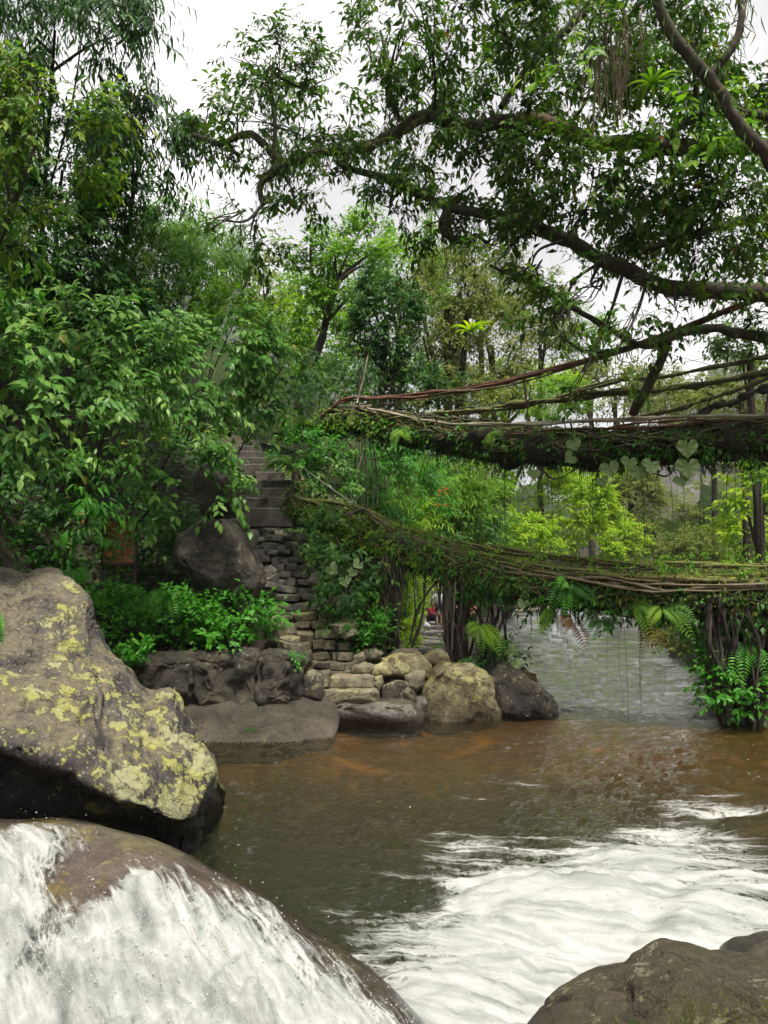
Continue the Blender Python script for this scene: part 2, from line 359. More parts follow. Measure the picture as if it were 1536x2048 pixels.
_ys = np.concatenate([np.arange(-60, -4, 8), np.arange(-4, 3, .5), np.arange(3, 22, .15), np.arange(22, 72, .8), np.arange(72, 150, 3), np.arange(150, 1301, 20)])
GX, GY = np.meshgrid(_xs, _ys, indexing='ij')
gh, gdl, gdr, gs, ghd = ground_h(GX, GY)
gbed = ((gdl < .25) & (gdr < .2)).astype(float)
gpath = ((gdl > .2) & (ghd <= 0.02) & (np.abs(GX - path_x(GY)) < .8) & (GY > 14) & (GY < 70)).astype(float)
gshelf = gbed * sstep(-.2, .4, gs) * sstep(6.2, 2.2, gs)
m, nt = new_mat('earth, leaf litter and river bed'); P = objco(nt)
n1 = noise_n(nt, P, 1.2, 7, .6); n2 = noise_n(nt, P, 9, 6, .6); n3 = noise_n(nt, P, .8, 8, .66, 1.2)
c = ramp(nt, n1, [(.3, (.018, .014, .010)), (.5, (.04, .032, .02)), (.7, (.03, .05, .014))])
c = mixc(nt, math_n(nt, 'MULTIPLY', n2, .6), c, (.03, .024, .014))
cb = ramp(nt, n3, [(.3, (.030, .026, .017)), (.55, (.065, .055, .033)), (.75, (.10, .08, .045))])
cs = ramp(nt, n3, [(.32, (.05, .032, .013)), (.44, (.21, .125, .04)), (.54, (.11, .07, .028)), (.67, (.52, .28, .055))])
cs = mixc(nt, math_n(nt, 'MULTIPLY', n2, .5), cs, (.06, .045, .025))
pv = nd(nt, 'ShaderNodeTexVoronoi', {'Vector': P, 'Scale': 2.8}, feature='F1')
cp = mixc(nt, nd(nt, 'ShaderNodeSeparateColor', {0: pv.outputs['Color']}).outputs[0], (.13, .11, .105), (.24, .21, .20))
c = mixc(nt, attr_n(nt, 'bed'), c, cb); c = mixc(nt, attr_n(nt, 'shelf'), c, cs); c = mixc(nt, attr_n(nt, 'path'), c, cp)
out(nt, nd(nt, 'ShaderNodeBsdfPrincipled', {'Base Color': c, 'Roughness': nd(nt, 'ShaderNodeMapRange', {'Value': attr_n(nt, 'bed'), 3: .8, 4: .3}).outputs[0], 'Specular IOR Level': .35, 'Normal': bump_n(nt, n2, .7, .05)}).outputs[0])
M['ground'] = m
mk('ground', np.stack([GX, GY, gh], -1).reshape(-1, 3), grid_faces(len(_xs), len(_ys)), M['ground'],
   attrs={'bed': gbed.ravel(), 'shelf': gshelf.ravel(), 'path': gpath.ravel()}, kind='structure')
def gz(x, Y): return float(ground_h(np.array([float(x)]), np.array([float(Y)]))[0][0])

# ------------------------------------------------------------------ water
def poly_sd(px, py, poly):
    """signed distance in the plane, positive inside"""
    p = np.stack([px, py], -1); d = np.full(px.shape, 1e9); ins = np.zeros(px.shape, bool); n = len(poly)
    for i in range(n):
        a, b = poly[i], poly[(i + 1) % n]; e = b - a; w = p - a
        t = np.clip((w @ e) / (e @ e), 0, 1); q = w - t[..., None] * e
        d = np.minimum(d, np.hypot(q[..., 0], q[..., 1]))
        c = (a[1] <= p[..., 1]) != (b[1] <= p[..., 1])
        xi = a[0] + (p[..., 1] - a[1]) / (b[1] - a[1] + 1e-12) * e[0]
        ins ^= c & (p[..., 0] < xi)
    return np.where(ins, d, -d)
def water_mat(name, tint, murk_col, flow=(.32, 2.4, 1.6), rot=.18, fs=2.6):
    m, nt = new_mat(name); P = objco(nt)
    mp = nd(nt, 'ShaderNodeMapping', {'Vector': P, 'Scale': (.8, 1.5, 1)}).outputs[0]
    w1 = noise_n(nt, mp, 11, 6, .65, 1.2); w2 = noise_n(nt, mp, 38, 4, .6, .8)
    nrm = bump_n(nt, math_n(nt, 'ADD', w1, math_n(nt, 'MULTIPLY', w2, .45)), 1.0, .018)
    fr = math_n(nt, 'MULTIPLY', nd(nt, 'ShaderNodeFresnel', {'IOR': 1.33, 'Normal': nrm}).outputs[0], nd(nt, 'ShaderNodeMapRange', {'Value': attr_n(nt, 'rough'), 3: 2.6, 4: 1.5}).outputs[0], True)
    gl = nd(nt, 'ShaderNodeBsdfGlossy', {'Color': (1, 1, 1), 'Roughness': .035, 'Normal': nrm})
    tr = nd(nt, 'ShaderNodeBsdfTransparent', {'Color': tint})
    mu = nd(nt, 'ShaderNodeBsdfDiffuse', {'Color': murk_col})
    body = nd(nt, 'ShaderNodeMixShader', {0: attr_n(nt, 'murk'), 1: tr.outputs[0], 2: mu.outputs[0]})
    wat = nd(nt, 'ShaderNodeMixShader', {0: fr, 1: body.outputs[0], 2: gl.outputs[0]})
    st = nd(nt, 'ShaderNodeMapping', {'Vector': nd(nt, 'ShaderNodeMapping', {'Vector': P, 'Rotation': (0, 0, rot)}).outputs[0], 'Scale': flow}).outputs[0]
    f1s = noise_n(nt, st, fs, 6, .56, .9); f1 = mixc(nt, attr_n(nt, 'iso'), f1s, noise_n(nt, P, 3.4, 7, .62, 1.0)); fil = noise_n(nt, st, fs * .8, 5, .6, 1.6); fil2 = noise_n(nt, P, 4.5, 5, .6, 1.2)
    rg_ = lambda n_, k_: math_n(nt, 'SUBTRACT', 1.0, math_n(nt, 'MULTIPLY', math_n(nt, 'ABSOLUTE', math_n(nt, 'SUBTRACT', n_, .5)), k_), True)
    thread = math_n(nt, 'MAXIMUM', rg_(fil, 11.0), math_n(nt, 'MULTIPLY', rg_(fil2, 13.0), .8)); f2 = noise_n(nt, P, 26, 5, .6)
    fa = attr_n(nt, 'foam')
    lace = math_n(nt, 'ADD', math_n(nt, 'MULTIPLY', math_n(nt, 'SUBTRACT', f1, .5), 1.5), math_n(nt, 'MULTIPLY', math_n(nt, 'SUBTRACT', f2, .5), .15))
    f = math_n(nt, 'ADD', math_n(nt, 'MULTIPLY', fa, 2.1), math_n(nt, 'SUBTRACT', math_n(nt, 'MULTIPLY', lace, 1.9), .85))
    f = math_n(nt, 'ADD', f, math_n(nt, 'MULTIPLY', thread, .75))
    f = math_n(nt, 'MULTIPLY', ramp(nt, f, [(.12, 0.0), (.6, .45), (1.25, .97)]), ramp(nt, fa, [(.02, 0.0), (.15, 1.0)]))
    fc = mixc(nt, ramp(nt, math_n(nt, 'ADD', f1, math_n(nt, 'MULTIPLY', math_n(nt, 'SUBTRACT', f2, .5), .12)), [(.36, 0.0), (.62, 1.0)]), (.24, .265, .245), (.47, .475, .465))
    fb = bump_n(nt, math_n(nt, 'ADD', f1, math_n(nt, 'MULTIPLY', f2, .12)), .5, .07)
    fo = nd(nt, 'ShaderNodeBsdfPrincipled', {'Base Color': fc, 'Roughness': .6, 'Specular IOR Level': .3, 'Normal': fb})
    out(nt, nd(nt, 'ShaderNodeMixShader', {0: f, 1: wat.outputs[0], 2: fo.outputs[0]}).outputs[0]); return m
M['river'] = water_mat('river water', (.90, .78, .48), (.016, .019, .007))
M['cascade'] = water_mat('cascade water', (.97, .96, .94), (.2, .2, .2), (.7, 4.2, 1.2), .85, 3.0)
wx = np.concatenate([np.arange(-5, 7.5, .05), np.arange(7.5, 40, .5)])
wy = np.concatenate([np.arange(2.0, 4.5, .12), np.arange(4.5, 15.6, .045), np.arange(15.6, 24, .09), np.arange(24, 42, .2), np.arange(42, 90, .4)])
WX, WY = np.meshgrid(wx, wy, indexing='ij')
Pw = np.stack([WX, WY, 0 * WX], -1).reshape(-1, 3)
zw = water_z(WX, WY); ws = lipY(WX) - WY
FOAM_MAIN = [(655, 1880), (720, 1800), (860, 1725), (900, 1700), (1010, 1712), (1090, 1665), (1240, 1668), (1330, 1640), (1400, 1665), (1480, 1690), (1560, 1740), (1750, 1800), (1900, 2300), (500, 2400), (300, 2048), (600, 1930)]
pl = np.array([Wz(a, b, -.58)[:2] for a, b in FOAM_MAIN]); sd = poly_sd(WX, WY, pl)
nzA = fbm(Pw * np.array([.9, 2.0, 1]) * 1.1, 5, 21).reshape(WX.shape)
foam = sstep(-.6, 1.5, sd + .5 * nzA)
HOLE = np.array([Wz(a, b, -.58)[:2] for a, b in [(670, 1800), (760, 1760), (880, 1760), (930, 1830), (860, 1850), (760, 1840), (700, 1850)]])
foam *= 1 - .85 * sstep(-.1, .35, poly_sd(WX, WY, HOLE) + .2 * nzA)
def patch(px, py, rx, ry, z, amt):
    global foam
    c = Wz(px, py, z); foam = np.maximum(foam, amt * np.exp(-((WX - c[0]) / rx) ** 2 - ((WY - c[1]) / ry) ** 2) * (.6 + .8 * nzA))
for a in [(1100, 1590, 1.3, .12, -.5, .4), (960, 1610, .5, .12, -.5, .35), (1380, 1625, .8, .15, -.5, .5), (1470, 1650, 1.0, .2, -.5, .6), (1445, 1442, .35, .12, -.1, .6),
          (600, 1450, .4, .10, -.1, .25), (760, 1400, .25, .06, 0, .4), (1140, 1405, .3, .10, 0, .4), (560, 1500, .5, .08, -.3, .25)]: patch(*a)
foam = np.clip(foam, 0, 1)
up = sstep(.3, -.5, ws); down = 1 - up
wav = up * (.045 * fbm(Pw * np.array([1.3, 3.4, 1]), 4, 5) + .018 * fbm(Pw * np.array([4.0, 7, 1]), 3, 6)).reshape(WX.shape)
rid = lambda f, s_: (1 - np.abs(fbm(Pw * f, 2, s_, .5)) * 1.6).reshape(WX.shape)
amp_ = sstep(-.5, .6, fbm(Pw * .55, 3, 75).reshape(WX.shape)); Pd = Pw + .25 * np.stack([fbm(Pw * 1.1 + 7 * j, 3, 76 + j) for j in range(3)], -1) * np.array([1, 1, 0])
rid = lambda f, s_: (1 - np.abs(fbm(Pd * f, 3, s_, .55)) * 1.6).reshape(WX.shape)
lowp = down * ((.009 + .020 * amp_) * rid(np.array([2.6, 5.0, 1]), 71) + (.007 + .015 * amp_) * rid(np.array([6.5, 9.0, 1]), 72)) + down * (.009 * fbm(Pw * np.array([2.4, 4.0, 1]), 5, 7, .62)).reshape(WX.shape) * (1 + .8 * sstep(1, 5, ws))
mound = .17 * sstep(.1, 1, foam) * fbm(Pw * np.array([.7, 1.7, 1]), 4, 8, .5).reshape(WX.shape) + .10 * foam ** 2 * sstep(0, 1.4, sd)
lipb = .05 * np.exp(-((ws + .1) / .35) ** 2) * (1 + .5 * fbm(Pw * 1.7, 2, 31).reshape(WX.shape))
zs = zw + wav + lowp + mound + lipb
wh = ground_h(WX, WY)[0]
murk = np.clip(1 - np.exp(-np.maximum(zs - wh, 0) * 1.0), 0, .93)
mk('river', np.stack([WX, WY, zs], -1).reshape(-1, 3), grid_faces(len(wx), len(wy)), M['river'],
   attrs={'foam': foam.ravel(), 'murk': murk.ravel(), 'iso': np.full(WX.size, .12), 'rough': sstep(-.9, .5, ws).ravel()}, kind='structure')

# ------------------------------------------------------------------ boulders
def grid_normals(G, cu=False, cv=False):
    def df(ax, closed):
        return (np.roll(G, -1, ax) - np.roll(G, 1, ax)) if closed else np.gradient(G, axis=ax)
    return unit(np.cross(df(0, cu), df(1, cv)))
def pillow(outline, Y, depth, seed, amp=.05, p=2.4, nt_=56, ns=28, facets=7, lean=0.0, zbot=None, fr=(.72, .93)):
    """closed stone from its side outline (photo points at distance Y) given real depth, flattened facets and roughness"""
    O = np.array([W(a, b, Y) for a, b in outline]); c = O.mean(0)
    th = np.arctan2(O[:, 2] - c[2], O[:, 0] - c[0]); r = np.hypot(O[:, 2] - c[2], O[:, 0] - c[0])
    o = np.argsort(th); th, r = th[o], r[o]
    T = np.linspace(-np.pi, np.pi, nt_, endpoint=False)
    x2, z2 = r * np.cos(th), r * np.sin(th)
    R = np.interp(T, np.concatenate([th - 2*np.pi, th, th + 2*np.pi]), np.tile(r, 3))
    R = .25 * np.roll(R, 1) + .5 * R + .25 * np.roll(R, -1)
    s = np.linspace(-1, 1, ns); s = np.sign(s) * np.abs(s) ** .8
    k = np.maximum(1 - np.abs(s) ** p, 0) ** (1 / p)
    G = np.zeros((ns, nt_, 3))
    G[..., 0] = k[:, None] * (R * np.cos(T))[None]; G[..., 2] = k[:, None] * (R * np.sin(T))[None]
    G[..., 1] = (s * depth / 2)[:, None]
    rng = np.random.default_rng(seed); V = G.reshape(-1, 3); ext = np.array([R.mean(), depth / 2, R.mean()])
    for i in range(facets):
        n = unit(rng.normal(size=3) * np.array([.7, 1.2, .8])); q = V @ n; lim = q.max() * rng.uniform(*fr)
        V = V - np.maximum(q - lim, 0)[:, None] * n * .85
    V[:, 1] += lean * V[:, 2]
    size = R.mean(); U = unit(V)
    V = V + U * (amp * size * fbm(V / size * 1.5 + seed, 5, seed))[:, None]
    cr = fbm(V / size * .8 + 3 * seed, 3, seed + 50); V = V - U * (amp * size * 1.1 * np.exp(-(cr / .05) ** 2))[:, None]
    return V + c, [grid_faces(ns, nt_, cv=True)], c
def hull_mesh(pts, bev, sub=1, amp=.02, seed=0, freq=3.0):
    """angular stone: convex hull of points with chipped edges and a rough skin"""
    bm = bmesh.new()
    for q in pts: bm.verts.new(tuple(q))
    r = bmesh.ops.convex_hull(bm, input=bm.verts[:]); bmesh.ops.delete(bm, geom=[v for v in bm.verts if not v.link_faces], context='VERTS')
    bmesh.ops.dissolve_limit(bm, angle_limit=.12, verts=bm.verts[:], edges=bm.edges[:])
    if bev: bmesh.ops.bevel(bm, geom=bm.edges[:], offset=bev, segments=1, affect='EDGES', clamp_overlap=True)
    bmesh.ops.triangulate(bm, faces=bm.faces[:])
    if sub: bmesh.ops.subdivide_edges(bm, edges=bm.edges[:], cuts=sub, use_grid_fill=True)
    bmesh.ops.triangulate(bm, faces=bm.faces[:]); bm.verts.index_update(); bm.normal_update()
    V = np.array([v.co for v in bm.verts]); N = np.array([v.normal for v in bm.verts]); F = np.array([[v.index for v in f.verts] for f in bm.faces]); bm.free()
    V = V + N * (amp * fbm(V * freq + seed, 4, seed, .6))[:, None]
    return V, F
def hull_stone(outline, Y, depth, seed, bev=.05, sub=2, amp=.06, lean=0.0):
    O = np.array([W(a, b, Y) for a, b in outline]); c = O.mean(0); rng = np.random.default_rng(seed); size = np.linalg.norm(O - c, axis=1).mean(); P = []
    for q in O:
        d = q - c
        for s_, k in ((-.42, .93), (-.1, 1.0), (.42, .9)): P.append(c + d * k * rng.uniform(.92, 1.04) + np.array([0, s_ * depth * rng.uniform(.75, 1.1), 0]))
        P.append(c + d * rng.uniform(.35, .7) + np.array([0, -.5 * depth * rng.uniform(.9, 1.1), 0]))
    P = np.array(P); P[:, 1] += lean * (P[:, 2] - c[2])
    V, F = hull_mesh(P, bev * size, sub, amp * size, seed, 2.2 / size); return V, F, c
def boulder(name, label, outline, Y, depth, mat, seed, cat='boulder', group=None, **k):
    hull = k.pop('hull', None)
    V, F, c = hull_stone(outline, Y, depth, seed, **hull) if hull is not None else pillow(outline, Y, depth, seed, **k)
    b = np.array([c[0], c[1], V[:, 2].min()])
    return mk(name, V, F, M[mat], loc=b, label=label, cat=cat, group=group)

# the big lichen boulder, lofted from cross sections that overhang the pool
ST = [[(-420, 1115, 10.2), (-420, 1290, 8.2), (-420, 1480, 6.9), (-420, 1560, 7.8), (-420, 1700, 8.0)],
      [(-150, 1128, 10.1), (-150, 1300, 8.2), (-150, 1480, 6.9), (-150, 1555, 7.8), (-150, 1690, 8.0)],
      [(0, 1148, 10.0), (0, 1310, 8.3), (0, 1482, 7.0), (5, 1545, 7.9), (5, 1680, 8.1)],
      [(100, 1154, 9.8), (100, 1345, 8.2), (100, 1515, 7.1), (110, 1575, 7.9), (112, 1685, 8.2)],
      [(165, 1195, 9.5), (176, 1380, 8.2), (186, 1560, 7.2), (195, 1612, 7.9), (198, 1692, 8.3)],
      [(185, 1262, 9.3), (215, 1420, 8.2), (235, 1585, 7.3), (240, 1625, 7.9), (240, 1695, 8.3)],
      [(285, 1372, 9.1), (292, 1475, 8.2), (300, 1612, 7.4), (302, 1640, 7.9), (300, 1700, 8.4)],
      [(345, 1390, 9.0), (352, 1490, 8.3), (360, 1632, 7.7), (360, 1655, 8.0), (356, 1704, 8.4)],
      [(372, 1462, 8.8), (392, 1520, 8.4), (398, 1620, 8.0), (390, 1650, 8.2), (380, 1704, 8.5)],
      [(410, 1502, 8.7), (419, 1540, 8.5), (417, 1585, 8.3), (405, 1640, 8.4), (392, 1704, 8.6)],
      [(416, 1545, 8.75), (418, 1560, 8.7), (417, 1580, 8.65), (408, 1640, 8.7), (396, 1704, 8.75)]]
sec = []
for st in ST:
    q = [W(*a) for a in st]
    top, bot = q[0], q[-1]
    q = [np.array([bot[0], top[1] + .9, -1.3]), np.array([top[0], top[1] + .55, top[2] - .45])] + q + [np.array([bot[0], bot[1], -1.4])]
    sec.append(spline(np.array(q), 100))
sec = np.array(sec); G = np.stack([spline(sec[:, j], 160) for j in range(100)], 1)
N = -grid_normals(G)
Pq = G.reshape(-1, 3)
d = .085 * fbm(Pq * 1.6, 6, 4, .56) + .05 * np.abs(fbm(Pq * .7, 3, 14))
d -= .09 * np.exp(-(fbm(Pq * np.array([.75, .75, 1.0]) + 5.1, 3, 77) / .035) ** 2)
d -= .05 * np.exp(-(fbm(Pq * 1.7 + 9.1, 2, 78) / .03) ** 2) 
G2 = G + N * d.reshape(G.shape[:2])[..., None]
cap = np.arange(100)[None] + 159 * 100
mk('lichen_boulder', G2.reshape(-1, 3), [grid_faces(160, 100)[:, ::-1], cap[:, ::-1]], M['lichen_rock'], loc=(-3.8, 8.5, -1.0),
   label='huge overhanging grey boulder with yellow lichen at left edge of the pool', cat='boulder')

# rock at lower left with the cascade running over it
CR = np.array([W(*a) for a in [(-500, 1600, 6.5), (-200, 1622, 6.4), (0, 1640, 6.3), (120, 1642, 6.25), (230, 1660, 6.2), (330, 1690, 6.1), (420, 1738, 6.0), (520, 1788, 5.85), (600, 1846, 5.7), (700, 1905, 5.55), (770, 1962, 5.4), (850, 2050, 5.25), (950, 2150, 5.1)]])
CR = spline(CR, 210)
def fall_surface(off, amp, seed):
    t = np.concatenate([np.linspace(-1.1, 0, 22), np.linspace(.03, 1.9, 110), np.linspace(1.95, 2.4, 8)])
    X = CR[:, None, 0] + 0 * t[None]; Yc = CR[:, None, 1] - t[None]; Zc = CR[:, None, 2]
    tp = np.maximum(t, 0)[None]; tn = np.maximum(-t, 0)[None]
    Z = Zc + .06 * (1 - np.exp(-tp * 6)) - .20 * tp - .30 * tp ** 2 - 1.9 * tn ** 1.5
    Pq = np.stack([X, Yc, Z], -1)
    f = fbm(Pq.reshape(-1, 3) * 1.1, 4, 60).reshape(X.shape)
    Z = Z + .07 * f * sstep(-.3, .3, t)[None]
    return X, Yc, Z, t
X, Yc, Z, t = fall_surface(0, 0, 0)
ZR = np.maximum(Z, -1.4)
mk('cascade_rock', np.stack([X, Yc, ZR], -1).reshape(-1, 3), grid_faces(*X.shape)[:, ::-1], M['fall_rock'], loc=(-1.5, 5.3, -1.4),
   label='rounded brown rock under the white cascade at lower left', cat='boulder')
Pq = np.stack([X, Yc, Z], -1).reshape(-1, 3)
_u = np.stack([Pq[:, 0] * .66 - Pq[:, 1] * .75, (Pq[:, 0] * .75 + Pq[:, 1] * .66) * 3.2, Pq[:, 2]], -1)
n5 = fbm(_u * 1.2, 5, 91).reshape(X.shape); n6 = fbm(_u * 3.2, 4, 92).reshape(X.shape)
tt = t[None] + 0 * X
cf = sstep(.03, .5, tt + .16 * n5) * .50
def blob(px, py, Y, r): 
    c = W(px, py, Y); return np.exp(-((X - c[0]) ** 2 + (Yc - c[1]) ** 2) / r ** 2)
cf = cf + .75 * sstep(.45, .9, tt + .18 * n5) + .45 * blob(60, 1740, 5.8, .35) + .35 * blob(450, 1850, 5.3, .5)
cf = cf - .75 * blob(150, 1820, 5.5, .34) - .45 * blob(60, 1930, 5.1, .22) - .35 * blob(250, 1760, 5.75, .3)
cf = cf * sstep(.02, .2, tt) * sstep(CR[-1, 0] + .15, CR[-1, 0] - .6, X)
cf = np.clip(cf, 0, 1)
sheet = .02 + .05 * sstep(.1, .6, tt) + cf * (.06 * n5 + .05 * n6 + .05) + .018 * cf * fbm(Pq * 9, 4, 93, .6).reshape(X.shape) + sstep(.4, 1.0, tt) * cf * .11 * fbm(Pq * np.array([2.2, 2.8, 2]), 5, 95, .58).reshape(X.shape)
ZS = Z + np.where(tt < -.02, -.02, sheet)
mk('cascade', np.stack([X, Yc, ZS], -1).reshape(-1, 3), grid_faces(*X.shape)[:, ::-1], M['cascade'],
   attrs={'foam': cf.ravel(), 'murk': np.zeros(X.size), 'iso': .55 * sstep(.45, .9, tt + .2 * n5).ravel(), 'rough': np.ones(X.size)}, kind='structure')

# spray thrown up along the cascade and over the rapid
rs = np.random.default_rng(5)
octv = np.array([[1, 0, 0], [-1, 0, 0], [0, 1, 0], [0, -1, 0], [0, 0, 1], [0, 0, -1]], float)
octf = np.array([[0, 2, 4], [2, 1, 4], [1, 3, 4], [3, 0, 4], [2, 0, 5], [1, 2, 5], [3, 1, 5], [0, 3, 5]])
w_ = (cf * (tt > .05)).ravel(); ii = rs.choice(len(w_), 3600, p=w_ / w_.sum())
S1 = np.stack([X.ravel()[ii], Yc.ravel()[ii], ZS.ravel()[ii] + rs.exponential(.05, 3600)], -1)
w2 = (foam * (sd > 0) * (WX < 5) * (WY > 4.8)).ravel(); i2 = rs.choice(len(w2), 900, p=w2 / w2.sum())
S2 = np.stack([WX.ravel()[i2], WY.ravel()[i2], zs.ravel()[i2] + rs.exponential(.03, 900)], -1)
SP = np.vstack([S1, S2]) + rs.normal(0, .02, (4500, 3)); sr = rs.uniform(.0015, .0065, 4500)
V = (SP[:, None] + octv[None] * sr[:, None, None]).reshape(-1, 3)
F = (octf[None] + (np.arange(4500) * 6)[:, None, None]).reshape(-1, 3)
M['spray'] = plain_mat('spray droplets', (.6, .62, .62), (.7, .7, .7), .3, 5, .0)
mk('water_spray', V, F, M['spray'], kind='stuff', label='fine white spray over the cascade and rapid', cat='spray')

# boulders and stones around the pool
boulder('near_boulder', 'brown lichen-speckled boulder with moss tufts in lower right corner',
        [(1010, 2162), (1060, 2092), (1150, 2042), (1250, 2004), (1320, 1954), (1385, 1922), (1450, 1927), (1500, 1948), (1586, 1957), (1690, 1972), (1810, 2062), (1850, 2342), (1550, 2492), (1150, 2462)],
        3.5, 1.3, 'near_rock', 8, amp=.045, p=2.0, nt_=140, ns=70, facets=3)
boulder('wet_boulder', 'smooth wet brown boulder peeping out behind the lower right boulder',
        [(1460, 1975), (1480, 1932), (1540, 1912), (1620, 1908), (1700, 1930), (1740, 2030), (1580, 2090), (1480, 2060)], 4.6, 1.0, 'wet_rock', 12, amp=.03, facets=2)
boulder('wet_slab', 'low wet slab with a green moss patch below the ledge wall',
        [(335, 1470), (350, 1412), (400, 1392), (470, 1384), (560, 1383), (630, 1390), (668, 1408), (685, 1440), (660, 1490), (560, 1530), (460, 1535), (370, 1520)], 12.9, 1.1, 'mossy_flat', 3, amp=.04, nt_=90, ns=40, facets=3, lean=1.0)
boulder('stair_boulder', 'big dark rounded boulder leaning beside the stone stairs',
        [(352, 1120), (368, 1065), (410, 1040), (455, 1038), (485, 1062), (505, 1105), (528, 1150), (530, 1172), (510, 1192), (475, 1205), (430, 1190), (385, 1160)], 14.6, 1.7, 'dark_rock', 22, hull=dict(bev=.16, sub=6, amp=.07))
boulder('upper_boulder', 'dark boulder half hidden by leaves left of the concrete steps',
        [(395, 1000), (400, 940), (425, 925), (452, 935), (470, 968), (478, 1000), (455, 1030), (415, 1040)], 17.2, 1.3, 'dark_rock', 29, amp=.06)
boulder('yellow_boulder', 'large yellowish lichen boulder at the water edge below the root pillars',
        [(838, 1420), (843, 1370), (862, 1338), (895, 1322), (935, 1328), (968, 1338), (985, 1362), (998, 1420), (985, 1470), (850, 1470)], 14.0, 1.2, 'yellow_rock', 31, hull=dict(bev=.12, sub=5, amp=.09))
boulder('mossy_boulder', 'dark mossy boulder dipping into the river beside the yellowish boulder',
        [(960, 1420), (975, 1345), (1000, 1322), (1030, 1335), (1050, 1362), (1082, 1372), (1102, 1392), (1112, 1425), (1100, 1470), (960, 1470)], 14.5, 1.6, 'dark_rock', 35, hull=dict(bev=.12, sub=5, amp=.10))
for i, (ol, Y, dp, mt, lb) in enumerate([
    ([(755, 1345), (765, 1318), (800, 1305), (845, 1310), (868, 1330), (862, 1352), (825, 1358), (785, 1355)], 14.3, .8, 'yellow_rock', 'broad flat slab stone on top of the pile beside the yellowish boulder'),
    ([(700, 1345), (708, 1328), (728, 1322), (752, 1330), (758, 1345), (735, 1352)], 14.0, .45, 'stair_rock', 'small square-edged stone at left end of the slab row'),
    ([(742, 1350), (745, 1330), (775, 1322), (790, 1336), (785, 1352)], 13.95, .4, 'yellow_rock', 'tan wedge stone between the small square stone and the broad slab'),
    ([(838, 1330), (850, 1308), (872, 1296), (895, 1305), (902, 1322), (870, 1332)], 14.6, .6, 'yellow_rock', 'pointed grey stone lying behind the top of the yellowish boulder'),
    ([(812, 1378), (808, 1352), (828, 1338), (852, 1342), (848, 1372), (832, 1382)], 13.9, .5, 'stair_rock', 'upright pale stone wedged against the yellowish boulder'),
    ([(758, 1420), (760, 1372), (785, 1358), (815, 1362), (835, 1385), (835, 1420)], 13.9, .6, 'dark_rock', 'dark shadowed stone under the broad flat slab'),
    ([(745, 1372), (748, 1352), (765, 1350), (768, 1368), (758, 1380)], 13.75, .3, 'yellow_rock', 'little pale stone at the end of the bottom step'),
    ([(605, 1400), (603, 1350), (622, 1338), (645, 1345), (650, 1400)], 13.2, .5, 'dark_rock', 'round dark stone at the left foot of the stairs'),
    ([(818, 1440), (830, 1392), (860, 1390), (864, 1440)], 13.75, .4, 'wet_rock', 'small wet stone at the waterline left of the yellowish boulder'),
    ([(640, 1460), (650, 1404), (705, 1398), (760, 1396), (830, 1402), (850, 1420), (845, 1460)], 13.5, 1.0, 'wet_rock', 'low wet ledge stone below the bottom step'),
    ([(720, 1312), (728, 1298), (752, 1294), (768, 1304), (762, 1318), (738, 1322)], 14.8, .5, 'stair_rock', 'mossy stone at the foot of the left root pillar'),
    ([(770, 1312), (790, 1298), (830, 1296), (846, 1308), (820, 1318)], 15.0, .6, 'stair_rock', 'flat mossy stone between the two root pillars'),
    ([(470, 1040), (462, 1012), (478, 995), (492, 1010), (490, 1035)], 16.4, .4, 'dark_rock', 'round dark stone at the left end of the concrete steps'),
    ([(455, 1062), (452, 1042), (480, 1035), (498, 1050), (490, 1068)], 15.9, .4, 'dark_rock', 'dark stone on the bank above the leaning boulder'),
    ]):
    boulder('stone', lb, ol, Y, dp, mt, 100 + 7 * i, cat='stone', hull=dict(bev=.09, sub=2, amp=.07))
# ledge wall of large rough stones, path on top
lw = thing('ledge_wall', 'low rough stone ledge wall with a path on top, left of the stairs', 'wall', (-2.6, 12.9, 0))
for i, ol in enumerate([[(266, 1425), (262, 1316), (285, 1304), (385, 1303), (406, 1312), (408, 1425)],
                        [(398, 1425), (396, 1312), (420, 1302), (505, 1303), (520, 1314), (522, 1425)],
                        [(512, 1425), (510, 1312), (535, 1301), (598, 1302), (616, 1316), (612, 1400), (590, 1420)],
                        [(120, 1425), (125, 1314), (160, 1304), (255, 1305), (272, 1318), (274, 1425)]]):
    V, F, c = hull_stone(ol, 13.2, .9, 200 + i, bev=.10, sub=6, amp=.15); mk('stone', V, F, M['wall_rock'], lw)
rl = np.random.default_rng(77)

# ------------------------------------------------------------------ stone stairs
def stone_mesh(seed):
    rng = np.random.default_rng(seed); P = []
    for x in (-.5, .5):
        for y in (-.5, .5):
            for z in (-.5, .5): P.append(np.array([x, y, z]) * rng.uniform(.72, 1.0, 3))
    for i in range(7):
        q = rng.uniform(-.46, .46, 3); a_ = rng.integers(0, 3); q[a_] = .5 * (1 if q[a_] > 0 else -1); P.append(q)
    return hull_mesh(np.array(P), .055, 0, .035, seed, 3.0)
def stone_set(mat, n, s0):
    r = []
    for i in range(n):
        V, F = stone_mesh(s0 + i); me = raw_mesh('stone', V, F, smooth=False); me.materials.append(M[mat]); r.append(me)
    return r
SET_LOW, SET_UP, SET_PATH = stone_set('stair_rock', 8, 300), stone_set('upper_rock', 8, 330), stone_set('path_stone', 5, 360)
def put(me, name, parent, pos, size, rot):
    o = bpy.data.objects.new(name, me); COL.objects.link(o)
    if parent: o.parent = parent; o.location = tuple(np.asarray(pos) - ORG[parent])
    else: o.location = tuple(pos)
    o.scale = tuple(size); o.rotation_euler = rot; return o
stairs = thing('stone_stairs', 'steep stairway of rough stones and concrete steps climbing the wooded bank', 'stairs', (-.5, 13.5, 0))
rng = np.random.default_rng(42)
